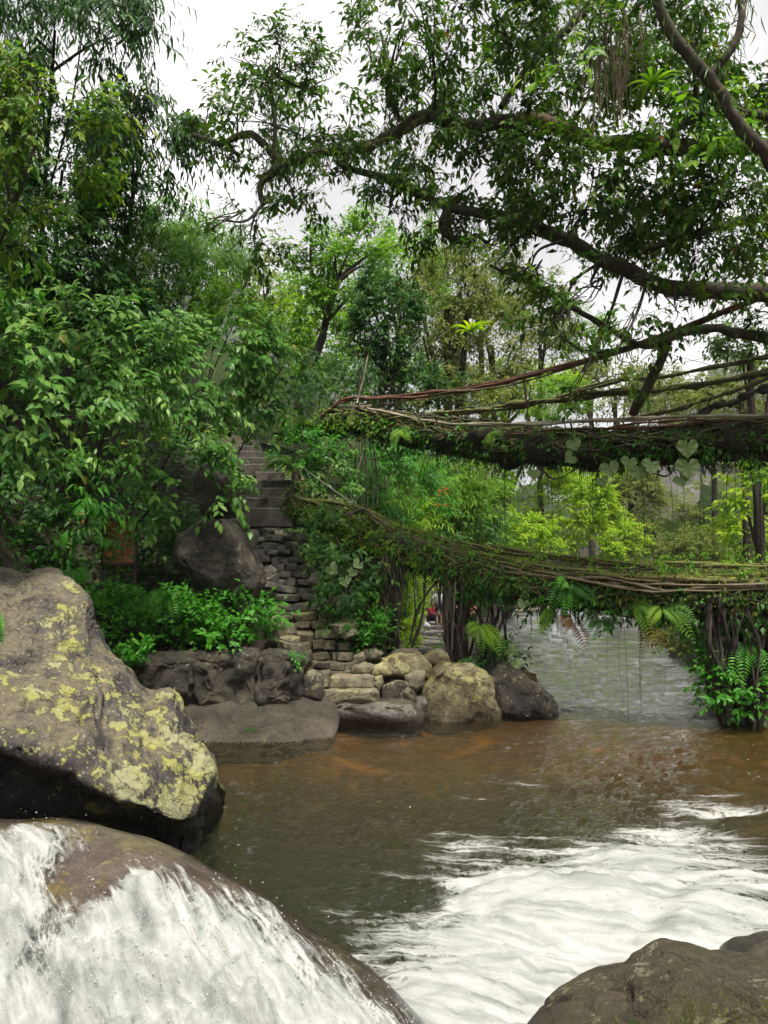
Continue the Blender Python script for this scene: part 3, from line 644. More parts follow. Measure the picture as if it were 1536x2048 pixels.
def py_of(z, Y):
    a = math.atan2(z - CAM_Z, Y) - PITCH; return 1024 - math.tan(a) * FPX
# two long bottom slabs
for (a, b, c_, d_, Y) in [(645, 762, 1376, 1404, 13.42), (655, 750, 1348, 1376, 13.72)]:
    ol = [(a, d_), (a + 3, c_ + 3), (a + 14, c_), ((a + b) / 2, c_ - 1), (b - 12, c_), (b, c_ + 4), (b, d_), ((a + b) / 2, d_ + 3)]
    V, F, c = hull_stone(ol, Y, .5, int(a + c_), bev=.05, sub=3, amp=.04); mk('slab', V, F, M['stair_rock'], stairs)
LX = lambda py: np.interp(py, [1010, 1040, 1100, 1140, 1180, 1220, 1260, 1300, 1345], [480, 488, 508, 540, 545, 548, 580, 600, 640])
RX = lambda py: np.interp(py, [1010, 1040, 1100, 1140, 1180, 1220, 1260, 1300, 1345], [585, 592, 605, 612, 640, 668, 690, 705, 742])
i = 0; Y = 13.95; z = .42
while z < 3.75:
    py = py_of(z, Y); l, r = W(LX(py), py, Y)[0], W(RX(py), py, Y)[0]
    n = rng.integers(2, 5); cuts = np.sort(np.concatenate([[0, 1], (np.arange(1, n) + rng.uniform(-.22, .22, n - 1)) / n]))
    rz = rng.uniform(.15, .2)
    for k in range(n):
        a, b = l + (r - l) * cuts[k], l + (r - l) * cuts[k + 1]
        st = (SET_LOW if z < 1.9 else SET_UP)[rng.integers(0, 8)]
        put(st, 'stone', stairs, ((a + b) / 2 + rng.normal(0, .01), Y + rng.normal(.12, .06), z - rz / 2 + rng.normal(0, .012)),
            ((b - a) * rng.uniform(.92, 1.08), rng.uniform(.42, .6), rz * rng.uniform(.72, 1.08)), (rng.normal(0, .07), rng.normal(0, .08), rng.normal(0, .16)))
    z += rz * .93; Y += .215 + rng.normal(0, .01)
# rubble beside the treads
for k in range(34):
    py = rng.uniform(1035, 1320); Y = np.interp(py, [1030, 1340], [17.6, 14.0]) - .15
    px = LX(py) - rng.uniform(2, 26) if rng.random() < .72 else RX(py) + rng.uniform(0, 16)
    p = W(px, py, Y); s = rng.uniform(.16, .32)
    put((SET_LOW if py > 1180 else SET_UP)[rng.integers(0, 8)], 'stone', stairs, p, (s * rng.uniform(.9, 1.5), s * 1.2, s * rng.uniform(.6, 1)), (rng.normal(0, .2), rng.normal(0, .3), rng.uniform(0, 3)))
# concrete steps
CS = [(468, 622, 1016), (474, 618, 994), (486, 602, 975), (508, 588, 959), (512, 566, 943), (488, 544, 927), (476, 532, 914), (474, 524, 902), (476, 520, 891), (478, 515, 881)]
Y = 17.9
for k, (a, b, py) in enumerate(CS):
    h = (32 if k == 0 else 22) / FPX * Y * 1.15
    p0, p1 = W(a, py, Y), W(b, py, Y)
    nx = 10; xsb = np.linspace(p0[0], p1[0], nx); prof = np.array([[0, -h], [0, -.03], [.028, 0], [.34, 0], [.5, -.01], [.5, -h]])
    Vs = np.array([[[xx, Y + q[0], p0[2] + q[1]] for q in prof] for xx in xsb]); Vs = Vs.reshape(-1, 3)
    Vs = Vs + .011 * np.stack([fbm(Vs * 3 + j * 9, 3, 700 + k) for j in range(3)], -1)
    mk('step', Vs, [grid_faces(nx, 6, cv=True), np.array([[5, 4, 3, 2, 1, 0], [(nx-1)*6 + j for j in range(6)]])], M['concrete'], stairs, smooth=False)
    Y += .30
# flat stones of the path below the bridge
pth = thing('stone_path', 'flat stone path along the river bank below the lower bridge', 'path', (1.0, 17, .8))
for k in range(150):
    Y = 15.2 + 24 * (k / 150) ** 1.4; x = path_x(Y) + rng.uniform(-.7, .7); s = rng.uniform(.3, .5)
    put(SET_PATH[rng.integers(0, 5)], 'stone', pth, (x, Y, gz(x, Y) + .01), (s, s * rng.uniform(.8, 1.3), .14), (rng.normal(0, .05), rng.normal(0, .05), rng.uniform(0, 3)))

# ------------------------------------------------------------------ leaves
TM = {
 'ovate': (np.array([[0, 0, 0], [-.40, .26, .07], [.40, .26, .07], [0, .30, 0], [-.40, .55, .05], [.40, .55, .05], [0, .60, -.03], [0, 1.02, -.14], [-.17, .82, -.03], [.17, .82, -.03]], float),
           np.array([[0, 2, 3], [0, 3, 1], [3, 2, 5], [3, 5, 6], [1, 3, 6], [1, 6, 4], [6, 5, 9], [6, 9, 7], [4, 6, 8], [8, 6, 7]])),
 'simple': (np.array([[0, 0, 0], [-.5, .45, .08], [.5, .45, .08], [0, .5, 0], [0, 1, -.12]], float), np.array([[0, 2, 3], [0, 3, 1], [3, 2, 4], [1, 3, 4]])),
 'narrow': (np.array([[0, 0, 0], [-.5, .3, .04], [.5, .3, .04], [-.3, .7, -.05], [.3, .7, -.05], [0, 1, -.2]], float), np.array([[0, 2, 1], [1, 2, 4], [1, 4, 3], [3, 4, 5]])),
}
def leaves(L, tm):
    """L: dict of arrays pos, dir, nrm, len, wr, rnd -> mesh arrays"""
    T, F = TM[tm]
    y = unit(L['dir']); x = unit(np.cross(y, L['nrm'])); z = np.cross(x, y)
    l = L['len'][:, None, None]; w = (L['len'] * L['wr'])[:, None, None]
    V = L['pos'][:, None] + T[None, :, :1] * w * x[:, None] + T[None, :, 1:2] * l * y[:, None] + T[None, :, 2:] * l * z[:, None]
    n = len(y); k = len(T)
    return V.reshape(-1, 3), (F[None] + (np.arange(n) * k)[:, None, None]).reshape(-1, 3), np.repeat(L['rnd'], k)
DENS = 2.6
KIND = {
 'ovate':  dict(t='ovate', L=.185, wr=.50, tl=.60, k=9, droop=.35, hang=.55, mat='leaf_ovate', up=.30),
 'fig':    dict(t='simple', L=.18, wr=.40, tl=.55, k=8, droop=.25, hang=.55, mat='leaf_fig', up=.15),
 'cover':  dict(t='simple', L=.105, wr=.50, tl=.28, k=7, droop=.2, hang=.25, mat='leaf_cover', up=.7),
 'coverd': dict(t='simple', L=.14, wr=.46, tl=.40, k=8, droop=.3, hang=.35, mat='leaf_dark', up=.5),
 'bamboo': dict(t='narrow', L=.23, wr=.13, tl=.80, k=10, droop=.5, hang=.55, mat='leaf_bamboo', up=.7),
 'narrow': dict(t='narrow', L=.25, wr=.20, tl=.80, k=12, droop=.55, hang=.8, mat='leaf_dark', up=.1),
 'yellow': dict(t='ovate', L=.155, wr=.40, tl=.55, k=7, droop=.35, hang=.5, mat='leaf_yellow', up=.2),
 'dark':   dict(t='simple', L=.19, wr=.40, tl=.55, k=9, droop=.3, hang=.4, mat='leaf_dark', up=.4),
 'fresh':  dict(t='simple', L=.20, wr=.42, tl=.60, k=10, droop=.25, hang=.3, mat='leaf_fresh', up=.4),
 'lime':   dict(t='simple', L=.24, wr=.34, tl=.80, k=11, droop=.35, hang=.35, mat='leaf_lime', up=.6),
 'olive':  dict(t='simple', L=.20, wr=.36, tl=.80, k=10, droop=.4, hang=.4, mat='leaf_olive', up=.4),
}
def twig_leaves(rng, S, D, tl, K, scale=1.0, twk=None, face=(.2, -.65, .0)):
    """leaves in two ranks along arching twigs"""
    n = len(S); k = K['k']; L = K['L'] * scale
    tl = tl[:, None]
    out_ = {q: [] for q in ('pos', 'dir', 'nrm', 'len', 'wr', 'rnd')}
    base = rng.random(n)
    up = np.array([0, 0, 1.0])
    side = unit(np.cross(D, up) + rng.normal(0, .25, (n, 3)))
    pts = [S]
    for j in range(k):
        t = (j + .7) / k; P = S + D * tl * t + up * (-K['droop'] * tl * t * t); T = unit(D + up * (-2 * K['droop'] * t))
        sg = 1 if j % 2 else -1
        if j == k - 1: d = T + up * (-K['hang'] * .6)
        else: d = T * .55 + side * sg * .75 + up * (-K['hang'])
        d = unit(d + rng.normal(0, .22, (n, 3)))
        nr = unit(up * .85 + D * .4 + np.array(face) + rng.normal(0, .33, (n, 3)))
        out_['pos'].append(P + rng.normal(0, .02, (n, 3))); out_['dir'].append(d); out_['nrm'].append(nr)
        out_['len'].append(L * rng.uniform(.5, 1.3, n) * (1 - .25 * abs(t - .55))); out_['wr'].append(K['wr'] * rng.uniform(.8, 1.2, n))
        out_['rnd'].append(np.clip(base * .55 + rng.random(n) * .45 + .12 * (t - .5), 0, 1))
    r = {q: np.concatenate(v) for q, v in out_.items()}
    if twk is not None:
        tt = np.linspace(0, 1, 4)[None, :, None]
        C = S[:, None] + D[:, None] * tl[:, None] * tt + up * (-K['droop'] * tl[:, None] * tt ** 2)
        A = side[:, None] * twk * (1.15 - tt); B = up * twk * (1.15 - tt)
        ring = np.stack([C + A, C - A * .5 + B * .9, C - A * .5 - B * .9], 2)        # n,4,3,3
        V = ring.reshape(-1, 3); f = grid_faces(4, 3, cv=True)
        r['twV'] = V; r['twF'] = (f[None] + (np.arange(n) * 12)[:, None, None]).reshape(-1, 4)
    return r
def clump_twigs(rng, c, r, n, K, scale, bias=None, gap=0.0):
    """twig starts and directions for a leafy mass of n twigs around c with radii r"""
    nc = max(6, n // 9); u = unit(rng.normal(size=(nc * 2, 3)))
    if bias is not None:                                            # fewer on the side buried in the hill
        keep = rng.random(len(u)) < np.where(u @ bias < -.35, .25, 1.0); u = u[keep]
    u = u[:nc]; nc = len(u)
    rad = rng.uniform(.35, 1, nc) ** .6 * (1 + .28 * fbm(u * 1.9 + rng.uniform(0, 50), 2, 5))
    C = c + r * u * rad[:, None]
    if gap: keep = fbm(C * 1.1, 2, 44) > -gap; C, u = C[keep], u[keep]; nc = len(C)
    k = rng.integers(0, nc, n)
    S = C[k] + rng.normal(0, .13 * scale, (n, 3)) * np.minimum(r * 1.5, 1)
    D = unit(u[k] * np.array([.7, .7, .45]) + rng.normal(0, .45, (n, 3)) + np.array([0, 0, K['up']]))
    return S, D, C
def foliage_part(parent, rng, c, r, kind, dens, scale=1.0, gap=0.0, n=None, bias=np.array([0, -1.0, .3]), singles=0, mat=None, name='foliage', twigs=True, face=(.2, -.65, 0)):
    K = dict(KIND[kind])
    if K['t'] == 'ovate' and c[1] > 12.4: K['t'] = 'simple'
    L = K['L'] * scale
    nl = n or int(dens * DENS * math.pi * r[0] * r[2] / (.5 * L * L * K['wr']))
    nt_ = max(8, nl // K['k'])
    S, D, C = clump_twigs(rng, c, r, nt_, K, scale, bias, gap)
    R = twig_leaves(rng, S, D, K['tl'] * scale * rng.uniform(.6, 1.2, nt_), K, scale, .006 * scale if twigs else None, face)
    mt = M[mat or K['mat']]
    if singles:                                                      # the leaves nearest the viewer as single parts
        d = np.linalg.norm(R['pos'] - np.array([0, 0, CAM_Z]), axis=1) + rng.random(len(R['pos'])) * .35; o = np.argsort(d)
        pick, rest = o[:singles], o[singles:]
        T, F = TM[K['t']]; var = []
        for q in range(6):
            me = raw_mesh('leaf', T * np.array([K['wr'], 1, 1]), F, {'rnd': np.full(len(T), (q + .5) / 6)}); me.materials.append(mt); var.append(me)
        for q in pick:
            y = unit(R['dir'][q]); x = unit(np.cross(y, R['nrm'][q])); z = np.cross(x, y)
            ob = bpy.data.objects.new('leaf', var[min(5, int(R['rnd'][q] * 6))]); COL.objects.link(ob); ob.parent = parent
            ob.rotation_euler = Matrix(np.stack([x, y, z], 1).tolist()).to_euler(); ob.location = tuple(R['pos'][q] - ORG[parent]); ob.scale = (R['len'][q],) * 3
        R = {q: (v[rest] if q in ('pos', 'dir', 'nrm', 'len', 'wr', 'rnd') else v) for q, v in R.items()}
    V, F, rn = leaves(R, K['t'])
    o = mk(name, V, F, mt, parent, attrs={'rnd': rn}, smooth=(K['t'] != 'narrow'), kind='stuff')
    if twigs: mk('twigs', R['twV'], R['twF'], M['bark_thin'], parent, kind='stuff')
    return o, C
def plant(name, label, cat, px, py, Y, rx, rz, kind, dens=2.6, seed=0, scale=1.0, gap=0.0, ry=None, base=None, stem_r=.03, nb=4, group=None, singles=0, mat=None, twigs=True, extra=()):
    """a shrub or tree: stems from the ground, leafy mass centred on the photo point (px, py) at distance Y; radii in photo pixels"""
    rng = np.random.default_rng(seed + int(px) * 7 + int(py) * 3)
    c = W(px, py, Y); k = Y / FPX; r = np.array([rx * k, (ry if ry else .7 * (rx + rz) / 2) * k, rz * k])
    if base is None:
        ss = np.linspace(.2 * r[1], .2 * r[1] + 4, 16); sg = -.55 if px < 760 else (.55 if px > 1300 else 0.0)
        xx = c[0] + sg * ss; yy = c[1] + ss; hh = ground_h(xx, yy)[0]
        ok = np.where(hh > c[2] - 1.0 * r[2])[0]; q = ok[0] if len(ok) else int(np.argmin(np.abs(hh - (c[2] - 1.2 * r[2])) + .1 * np.arange(16)))
        b = np.array([xx[q], yy[q], hh[q] - .1])
    else: b = W(*base)
    if b[2] > c[2] - .2 * r[2]: b[2] = c[2] - .2 * r[2]
    t = thing(name, label, cat, b, group)
    _, C = foliage_part(t, rng, c, r, kind, dens, scale, gap, singles=singles, mat=mat, twigs=twigs)
    for (qx, qy, qY, ax, az, qk, qd) in extra:
        kk = qY / FPX; _, C2 = foliage_part(t, rng, W(qx, qy, qY), np.array([ax * kk, .7 * (ax + az) / 2 * kk, az * kk]), qk, qd, scale, gap, twigs=twigs); C = np.vstack([C, C2[:6]])
    mid = b * .35 + c * .65 + rng.normal(0, .06, 3); T = []
    V, F = tube(spline([b, (b + mid) / 2 + rng.normal(0, .05, 3) * r, mid, c], 12), np.linspace(stem_r * 1.5, stem_r * .6, 12), 7, seed, .25)
    T.append((V, F))
    for q in range(min(nb, len(C))):
        e = C[rng.integers(0, len(C))]; s0 = b + (c - b) * rng.uniform(.4, .95)
        T.append(tube(spline([s0, (s0 + e) / 2 + rng.normal(0, .08, 3) * r + np.array([0, 0, .1 * r[2]]), e], 8), np.linspace(stem_r * .7, stem_r * .2, 8), 5))
    V, F = join(T); mk('trunk' if cat == 'tree' else 'stem', V, F, M['bark_thin'], t)
    return t

# ------------------------------------------------------------------ living root bridges
def bridge_frame(pts, n=220):
    C = spline(np.array([W(*p) for p in pts]), n); T = unit(np.gradient(C, axis=0))
    A = unit(np.cross(T, np.array([0, 0, 1.0]))); B = np.cross(A, T); return C, T, A, B       # A points to the viewer's side
def root(parent, P, r0, r1, mat, seed, sides=6, bump=.2, name='root'):
    n = len(P); V, F = tube(P, np.linspace(r0, r1, n) * (1 + .25 * np.sin(np.arange(n) * .9 + seed)) if bump else np.linspace(r0, r1, n), sides, seed, bump * 2.3); return mk(name, V, F, M[mat], parent)
def strands(parent, fr, rw, rh, n, rng, mats, r=(.012, .04), off=0.0, th0=(-.4, 3.6), lo=0, hi=1, spread=1.0):
    C, T, A, B = fr; N = len(C)
    for k in range(n):
        a = rng.uniform(lo, hi - .08); b = min(hi, a + rng.uniform(.06, .34)); i0, i1 = int(a * (N - 1)), int(b * (N - 1))
        if i1 - i0 < 8: continue
        idx = np.linspace(i0, i1, max(10, int((i1 - i0) * .35))).astype(int); s = np.linspace(0, 1, len(idx))
        th = rng.uniform(*th0) + rng.uniform(-.9, .9) * s + .25 * np.sin(s * rng.uniform(4, 14) + rng.uniform(0, 6))
        q = rng.uniform(.92, 1.12) * spread * (1 + .06 * np.sin(s * rng.uniform(8, 20) + rng.uniform(0, 6)))
        th = th + .35 * fbm(np.stack([s * 9, 0 * s + k, 0 * s], -1), 2, k)
        P = C[idx] + A[idx] * (rw[idx] * q * np.cos(th))[:, None] + B[idx] * (rh[idx] * q * np.sin(th) + off)[:, None]
        P = P + .05 * np.stack([fbm(P * 2.1 + 11 * j + 3 * k, 3, k + 5) for j in range(3)], -1)
        rr = rng.uniform(*r); root(parent, P, rr, rr * rng.uniform(.5, 1), mats[rng.integers(0, len(mats))], k, 5)
def core(parent, fr, rw, rh, seed, name='deck'):
    C, T, A, B = fr; N = len(C); sd_ = 20; th = np.linspace(0, 2*np.pi, sd_, endpoint=False)
    V = C[:, None] + A[:, None] * (rw[:, None] * np.cos(th))[..., None] + B[:, None] * (rh[:, None] * np.sin(th))[..., None]
    q = V.reshape(-1, 3); f = fbm(q * np.array([1.8, 1.8, 3.0]), 5, seed, .6).reshape(N, sd_)
    V = C[:, None] + (V - C[:, None]) * (1 + .34 * f)[..., None]
    return mk(name, V.reshape(-1, 3), [grid_faces(N, sd_, cv=True)], M['core'], parent)
def hang_roots(parent, fr, rh, n, rng, lo, hi, ln=(.3, 1.6), rad=(.003, .007), mats=('root_dark',), name='aerial_root'):
    C, T, A, B = fr; N = len(C)
    for k in range(n):
        i = int(rng.uniform(lo, hi) * (N - 1)); p = C[i] + A[i] * rng.uniform(-.4, .45) - B[i] * rh[i] * rng.uniform(.2, .9)
        l = rng.uniform(*ln); e = p + np.array([rng.normal(0, .05), rng.normal(0, .05), -l]); m_ = (p + e) / 2 + rng.normal(0, .035, 3)
        r_ = rng.uniform(*rad); root(parent, spline([p, m_, e], 10), r_, r_ * .6, mats[rng.integers(0, len(mats))], k, 4, 0, name)
def post(parent, a, b, r, mat, seed=1, name='post'):
    a, b = W(*a), W(*b); return root(parent, spline([a, (a + b) / 2 + np.random.default_rng(seed).normal(0, .02, 3), b], 8), r, r * .8, mat, seed, 6, .15, name)
rng = np.random.default_rng(11)
# ---- lower bridge
LB = [(585, 1008, 17.4), (640, 1030, 17.1), (700, 1062, 16.7), (770, 1088, 16.2), (850, 1113, 15.7), (950, 1142, 15.2), (1080, 1168, 14.6), (1250, 1186, 14.0), (1400, 1192, 13.6), (1536, 1194, 13.2), (1800, 1180, 12.6)]
frL = bridge_frame(LB); NL = len(frL[0]); sL = np.linspace(0, 1, NL)
rwL = np.interp(sL, [0, .3, 1], [.45, .5, .55]); rhL = np.interp(sL, [0, .2, .5, .75, 1], [.19, .26, .32, .41, .44])
lowb = thing('root_bridge', 'lower living root bridge sagging just above the river, mossy and hung with ferns', 'bridge', W(640, 1040, 17))
core(lowb, frL, rwL, rhL, 40)
strands(lowb, frL, rwL, rhL, 175, rng, ['root_mossy', 'root_mossy', 'root_dark', 'root_dark', 'root_tan'], (.007, .03))
strands(lowb, frL, rwL * 1.05, rhL * 1.05, 60, rng, ['root_dark'], (.006, .02), th0=(-1.4, .1))
def rail(parent, pts, r, mat, n=1, spread=.03, seed=0, name='rail_root', bump=.25):
    P = spline(np.array([W(*p) for p in pts]), 60); g = np.random.default_rng(seed)
    for k in range(n):
        Q = P + .05 * np.stack([fbm(P * .9 + 7 * j + k * 13, 3, seed + k) for j in range(3)], -1) * (1 if n == 1 else 1)
        if n > 1:
            ph = g.uniform(0, 6); s = np.linspace(0, 1, len(P)); f = g.uniform(8, 22)
            Q[:, 2] += spread * np.sin(f * s + ph); Q[:, 1] += spread * np.cos(f * s + ph)
        rr = r * g.uniform(.6, 1.1); root(parent, Q, rr, rr * g.uniform(.75, 1), mat, seed + k, 7, bump, name)
rail(lowb, [(600, 1003, 16.9), (660, 1012, 16.6), (725, 1022, 16.3), (760, 1046, 16.0), (815, 1075, 15.7), (900, 1103, 15.2), (1000, 1124, 14.6), (1100, 1142, 14.1), (1250, 1154, 13.5), (1400, 1156, 13.1), (1536, 1152, 12.8), (1800, 1130, 12.2)], .036, 'root_mossy', 6, .055, 3)
rail(lowb, [(720, 1020, 17.0), (800, 1058, 16.8), (900, 1084, 16.2), (1000, 1102, 15.6), (1100, 1113, 15.1), (1250, 1128, 14.6), (1400, 1132, 14.1), (1536, 1130, 13.7), (1800, 1110, 13.1)], .035, 'root_mossy', 4, .03, 9)
rail(lowb, [(780, 1075, 15.7), (900, 1118, 15.1), (1000, 1140, 14.5), (1100, 1152, 14.0), (1250, 1172, 13.4), (1400, 1176, 13.0), (1800, 1160, 12.0)], .028, 'root_tan', 4, .05, 17)
rail(lowb, [(690, 1028, 16.2), (725, 1018, 16.2), (740, 1030, 16.1), (775, 1056, 15.9), (850, 1090, 15.4), (940, 1118, 14.9)], .035, 'root_tan', 1, 0, 23)
for k in range(26):
    px = rng.uniform(780, 1530); y0 = np.interp(px, [780, 900, 1100, 1250, 1536], [1060, 1095, 1128, 1142, 1142]); Yq = np.interp(px, [780, 1536], [15.8, 13.0])
    post(lowb, (px, y0, Yq), (px + rng.uniform(-14, 14), y0 + rng.uniform(30, 55), Yq), rng.uniform(.01, .02), 'root_mossy', k, 'tie_root')
hang_roots(lowb, frL, rhL, 70, rng, .42, .9, (.25, .9), (.003, .008), ('root_dark', 'root_mossy'))
hang_roots(lowb, frL, rhL, 14, rng, .5, .85, (1.2, 2.3), (.0025, .004))
# root pillars that carry the left end of the lower bridge
def pillar(name, label, px0, px1, top, bot, Y, n, seed, flare=1.0, mats=('root_dark', 'root_dark', 'root_dark', 'root_mossy', 'root_tan'), r=(.007, .032), lean=0.0):
    g = np.random.default_rng(seed); t = thing(name, label, 'roots', W((px0 + px1) / 2, bot, Y))
    for k in range(n):
        u = g.random(); px = px0 + (px1 - px0) * u; cxm = (px0 + px1) / 2
        a = W(cxm + (px - cxm) * 1.2 + lean + g.normal(0, 6), top + g.uniform(-12, 14), Y + g.uniform(-.35, .35))
        b = W(cxm + (px - cxm) * flare + g.normal(0, 4), bot + g.uniform(-10, 12), Y + g.uniform(-.3, .25))
        m1 = a * .66 + b * .34 + g.normal(0, .10, 3); m2 = a * .33 + b * .67 + g.normal(0, .10, 3); a = a + np.array([g.normal(0, .10), 0, 0])
        rr = g.uniform(*r); P = spline([a, m1, m2, b], 16); root(t, P, rr * .7, rr, mats[g.integers(0, len(mats))], seed + k, 6, .22)
    return t
pillar('root_pillar', 'thick bundle of hanging roots left of the path opening', 742, 796, 1118, 1312, 15.5, 56, 71, .9)
pillar('root_pillar', 'bare brown root column right of the path opening', 896, 928, 1140, 1335, 14.9, 34, 72, 1.2, ('root_dark', 'root_tan', 'root_red', 'root_dark', 'root_dark'), (.010, .036))
pillar('root_pillar', 'thin dark stems rising between the brown root column and the river', 948, 1008, 1165, 1335, 14.8, 17, 73, .8, ('root_dark',), (.012, .03))
pillar('root_pillar', 'dark root curtain under the left end of the lower bridge', 690, 752, 1080, 1215, 16.2, 26, 74, 1.0, ('root_dark', 'root_dark', 'root_mossy'), (.012, .03))
pillar('root_pillar', 'dark root mass holding the right end of the lower bridge', 1440, 1620, 1205, 1450, 13.0, 90, 75, .95, ('root_dark',), (.008, .045))
for k, (a, b, c_) in enumerate([((818, 1290, 15.3), (838, 1215, 15.3), (878, 1155, 15.2)), ((822, 1300, 15.2), (845, 1230, 15.2), (850, 1150, 15.3)), ((985, 1285, 14.7), (1010, 1235, 14.6), (1040, 1180, 14.5)), ((905, 1220, 14.9), (925, 1185, 14.8), (945, 1160, 14.8))]):
    root(lowb, spline([W(*a), W(*b), W(*c_)], 14), .028, .016, 'root_dark', 500 + k, 6, .2, 'brace_root')
# ---- upper bridge
UB = [(560, 868, 21.2), (640, 852, 20.5), (700, 845, 19.9), (780, 856, 19.2), (870, 872, 18.4), (980, 888, 17.6), (1100, 897, 16.9), (1250, 898, 16.1), (1400, 890, 15.4), (1536, 880, 14.8), (1800, 860, 13.8)]
frU = bridge_frame(UB); rwU = np.interp(sL, [0, .3, 1], [.4, .5, .6]); rhU = np.interp(sL, [0, .12, .3, .5, .75, 1], [.16, .24, .32, .40, .38, .42])
upb = thing('root_bridge', 'upper living root bridge high over the river with long root handrails', 'bridge', W(620, 855, 20.6))
core(upb, frU, rwU, rhU, 47)
strands(upb, frU, rwU, rhU, 150, rng, ['root_dark', 'root_dark', 'root_mossy', 'root_mossy', 'root_tan'], (.007, .028))
strands(upb, frU, rwU, rhU, 24, rng, ['root_tan', 'root_mossy', 'root_dark'], (.014, .03), off=.12, th0=(.2, 1.8), lo=.08, hi=.5)
rail(upb, [(640, 830, 19.8), (690, 800, 19.5), (740, 797, 19.2), (850, 790, 18.4), (1000, 764, 17.2), (1200, 712, 15.8), (1350, 662, 14.9), (1536, 588, 14.0), (1750, 500, 13.0)], .045, 'root_red', 3, .035, 31, bump=.12)
rail(upb, [(660, 835, 19.6), (720, 812, 19.3), (800, 802, 18.8), (930, 785, 17.7), (1080, 750, 16.6), (1250, 700, 15.6), (1400, 645, 14.8)], .022, 'root_tan', 2, .04, 37)
rail(upb, [(830, 832, 19.3), (930, 826, 18.5), (1050, 808, 17.6), (1200, 787, 16.6), (1400, 770, 15.6), (1536, 748, 15.0), (1750, 700, 14.2)], .075, 'root_mossy', 2, .04, 41)
rail(upb, [(840, 836, 19.2), (940, 822, 18.6), (1010, 810, 18.2)], .05, 'root_dark', 2, .03, 43)
rail(upb, [(1120, 790, 17.0), (1230, 768, 16.4), (1330, 752, 16.0), (1440, 735, 15.4), (1536, 716, 15.0), (1700, 690, 14)], .05, 'root_mossy', 2, .03, 47)
rail(upb, [(735, 818, 18.9), (830, 838, 18.2), (930, 847, 17.4), (1050, 848, 16.5), (1200, 842, 15.6), (1350, 836, 14.9), (1536, 830, 14.2), (1750, 815, 13.4)], .035, 'bamboo_pole', 2, .012, 53, 'rail_pole', .05)
rail(upb, [(1240, 838, 16.0), (1330, 824, 15.6), (1430, 795, 15.1), (1536, 752, 14.7), (1700, 690, 14.0)], .05, 'root_mossy', 1, 0, 59)
rail(upb, [(1370, 835, 15.4), (1450, 808, 15.0), (1536, 772, 14.6), (1700, 700, 14.0)], .05, 'root_dark', 2, .03, 61)
rail(upb, [(880, 862, 17.9), (1000, 868, 17.0), (1150, 862, 16.2), (1300, 852, 15.4), (1420, 846, 14.9), (1536, 838, 14.4), (1700, 820, 13.6)], .03, 'root_red', 3, .05, 67)
rail(upb, [(720, 815, 19.2), (800, 842, 18.6), (870, 862, 18.1), (940, 890, 17.4), (1020, 905, 16.8)], .025, 'root_tan', 2, .03, 73)
rail(upb, [(620, 850, 20.0), (680, 830, 19.6), (740, 815, 19.1)], .03, 'root_tan', 4, .08, 79)
for k, (a, b, c_, d_, r_, mt) in enumerate([(1048, 757, 1060, 866, .022, 'root_red'), (1140, 838, 1147, 876, .022, 'root_dark'), (1184, 838, 1190, 880, .022, 'root_dark'), (962, 838, 968, 880, .03, 'root_dark'), (1062, 770, 1052, 862, .014, 'root_dark'),
                                          (1300, 838, 1292, 880, .015, 'root_dark'), (870, 832, 880, 868, .018, 'root_dark'), (1240, 835, 1225, 880, .015, 'root_mossy'), (1180, 880, 1195, 930, .02, 'root_red'), (900, 795, 905, 850, .012, 'root_dark'), (712, 800, 700, 850, .02, 'root_tan'), (1420, 800, 1410, 850, .015, 'root_dark')]):
    Yq = np.interp((a + c_) / 2, [700, 1000, 1200, 1536], [19.0, 16.9, 15.7, 14.4]); post(upb, (a, b, Yq), (c_, d_, Yq), r_, mt, k)
hang_roots(upb, frU, rhU, 70, rng, .3, .93, (.2, .8), (.003, .009), ('root_dark', 'root_mossy'))
hang_roots(upb, frU, rhU, 34, rng, .5, .9, (1.4, 3.4), (.0028, .0045))
for k, (px, ya, yb) in enumerate([(725, 860, 1030), (731, 862, 1040), (738, 870, 1020), (718, 880, 1015), (712, 870, 1000), (744, 880, 1010), (728, 900, 1035)]):
    a = W(px, ya, 18.9); b = W(px + rng.normal(0, 5), yb, 18.6); root(upb, spline([a, (a + b) / 2 + rng.normal(0, .05, 3), b], 10), .018, .012, 'root_dark', k, 5, .2, 'aerial_root')
for k, (a, b, c_) in enumerate([((1080, 935, 16.3), (1110, 958, 16.2), (1160, 935, 16.0)), ((760, 880, 18.6), (790, 925, 18.6), (800, 880, 18.4)), ((690, 880, 19), (735, 918, 18.8), (790, 905, 18.4)), ((1350, 930, 15.2), (1335, 952, 15.1), (1300, 945, 15.3)), ((1090, 930, 16.2), (1078, 968, 16.2), (1075, 985, 16.2))]):
    root(upb, spline([W(*a), W(*b), W(*c_)], 12), .02, .012, 'root_dark', 80 + k, 5, .15, 'loop_root')
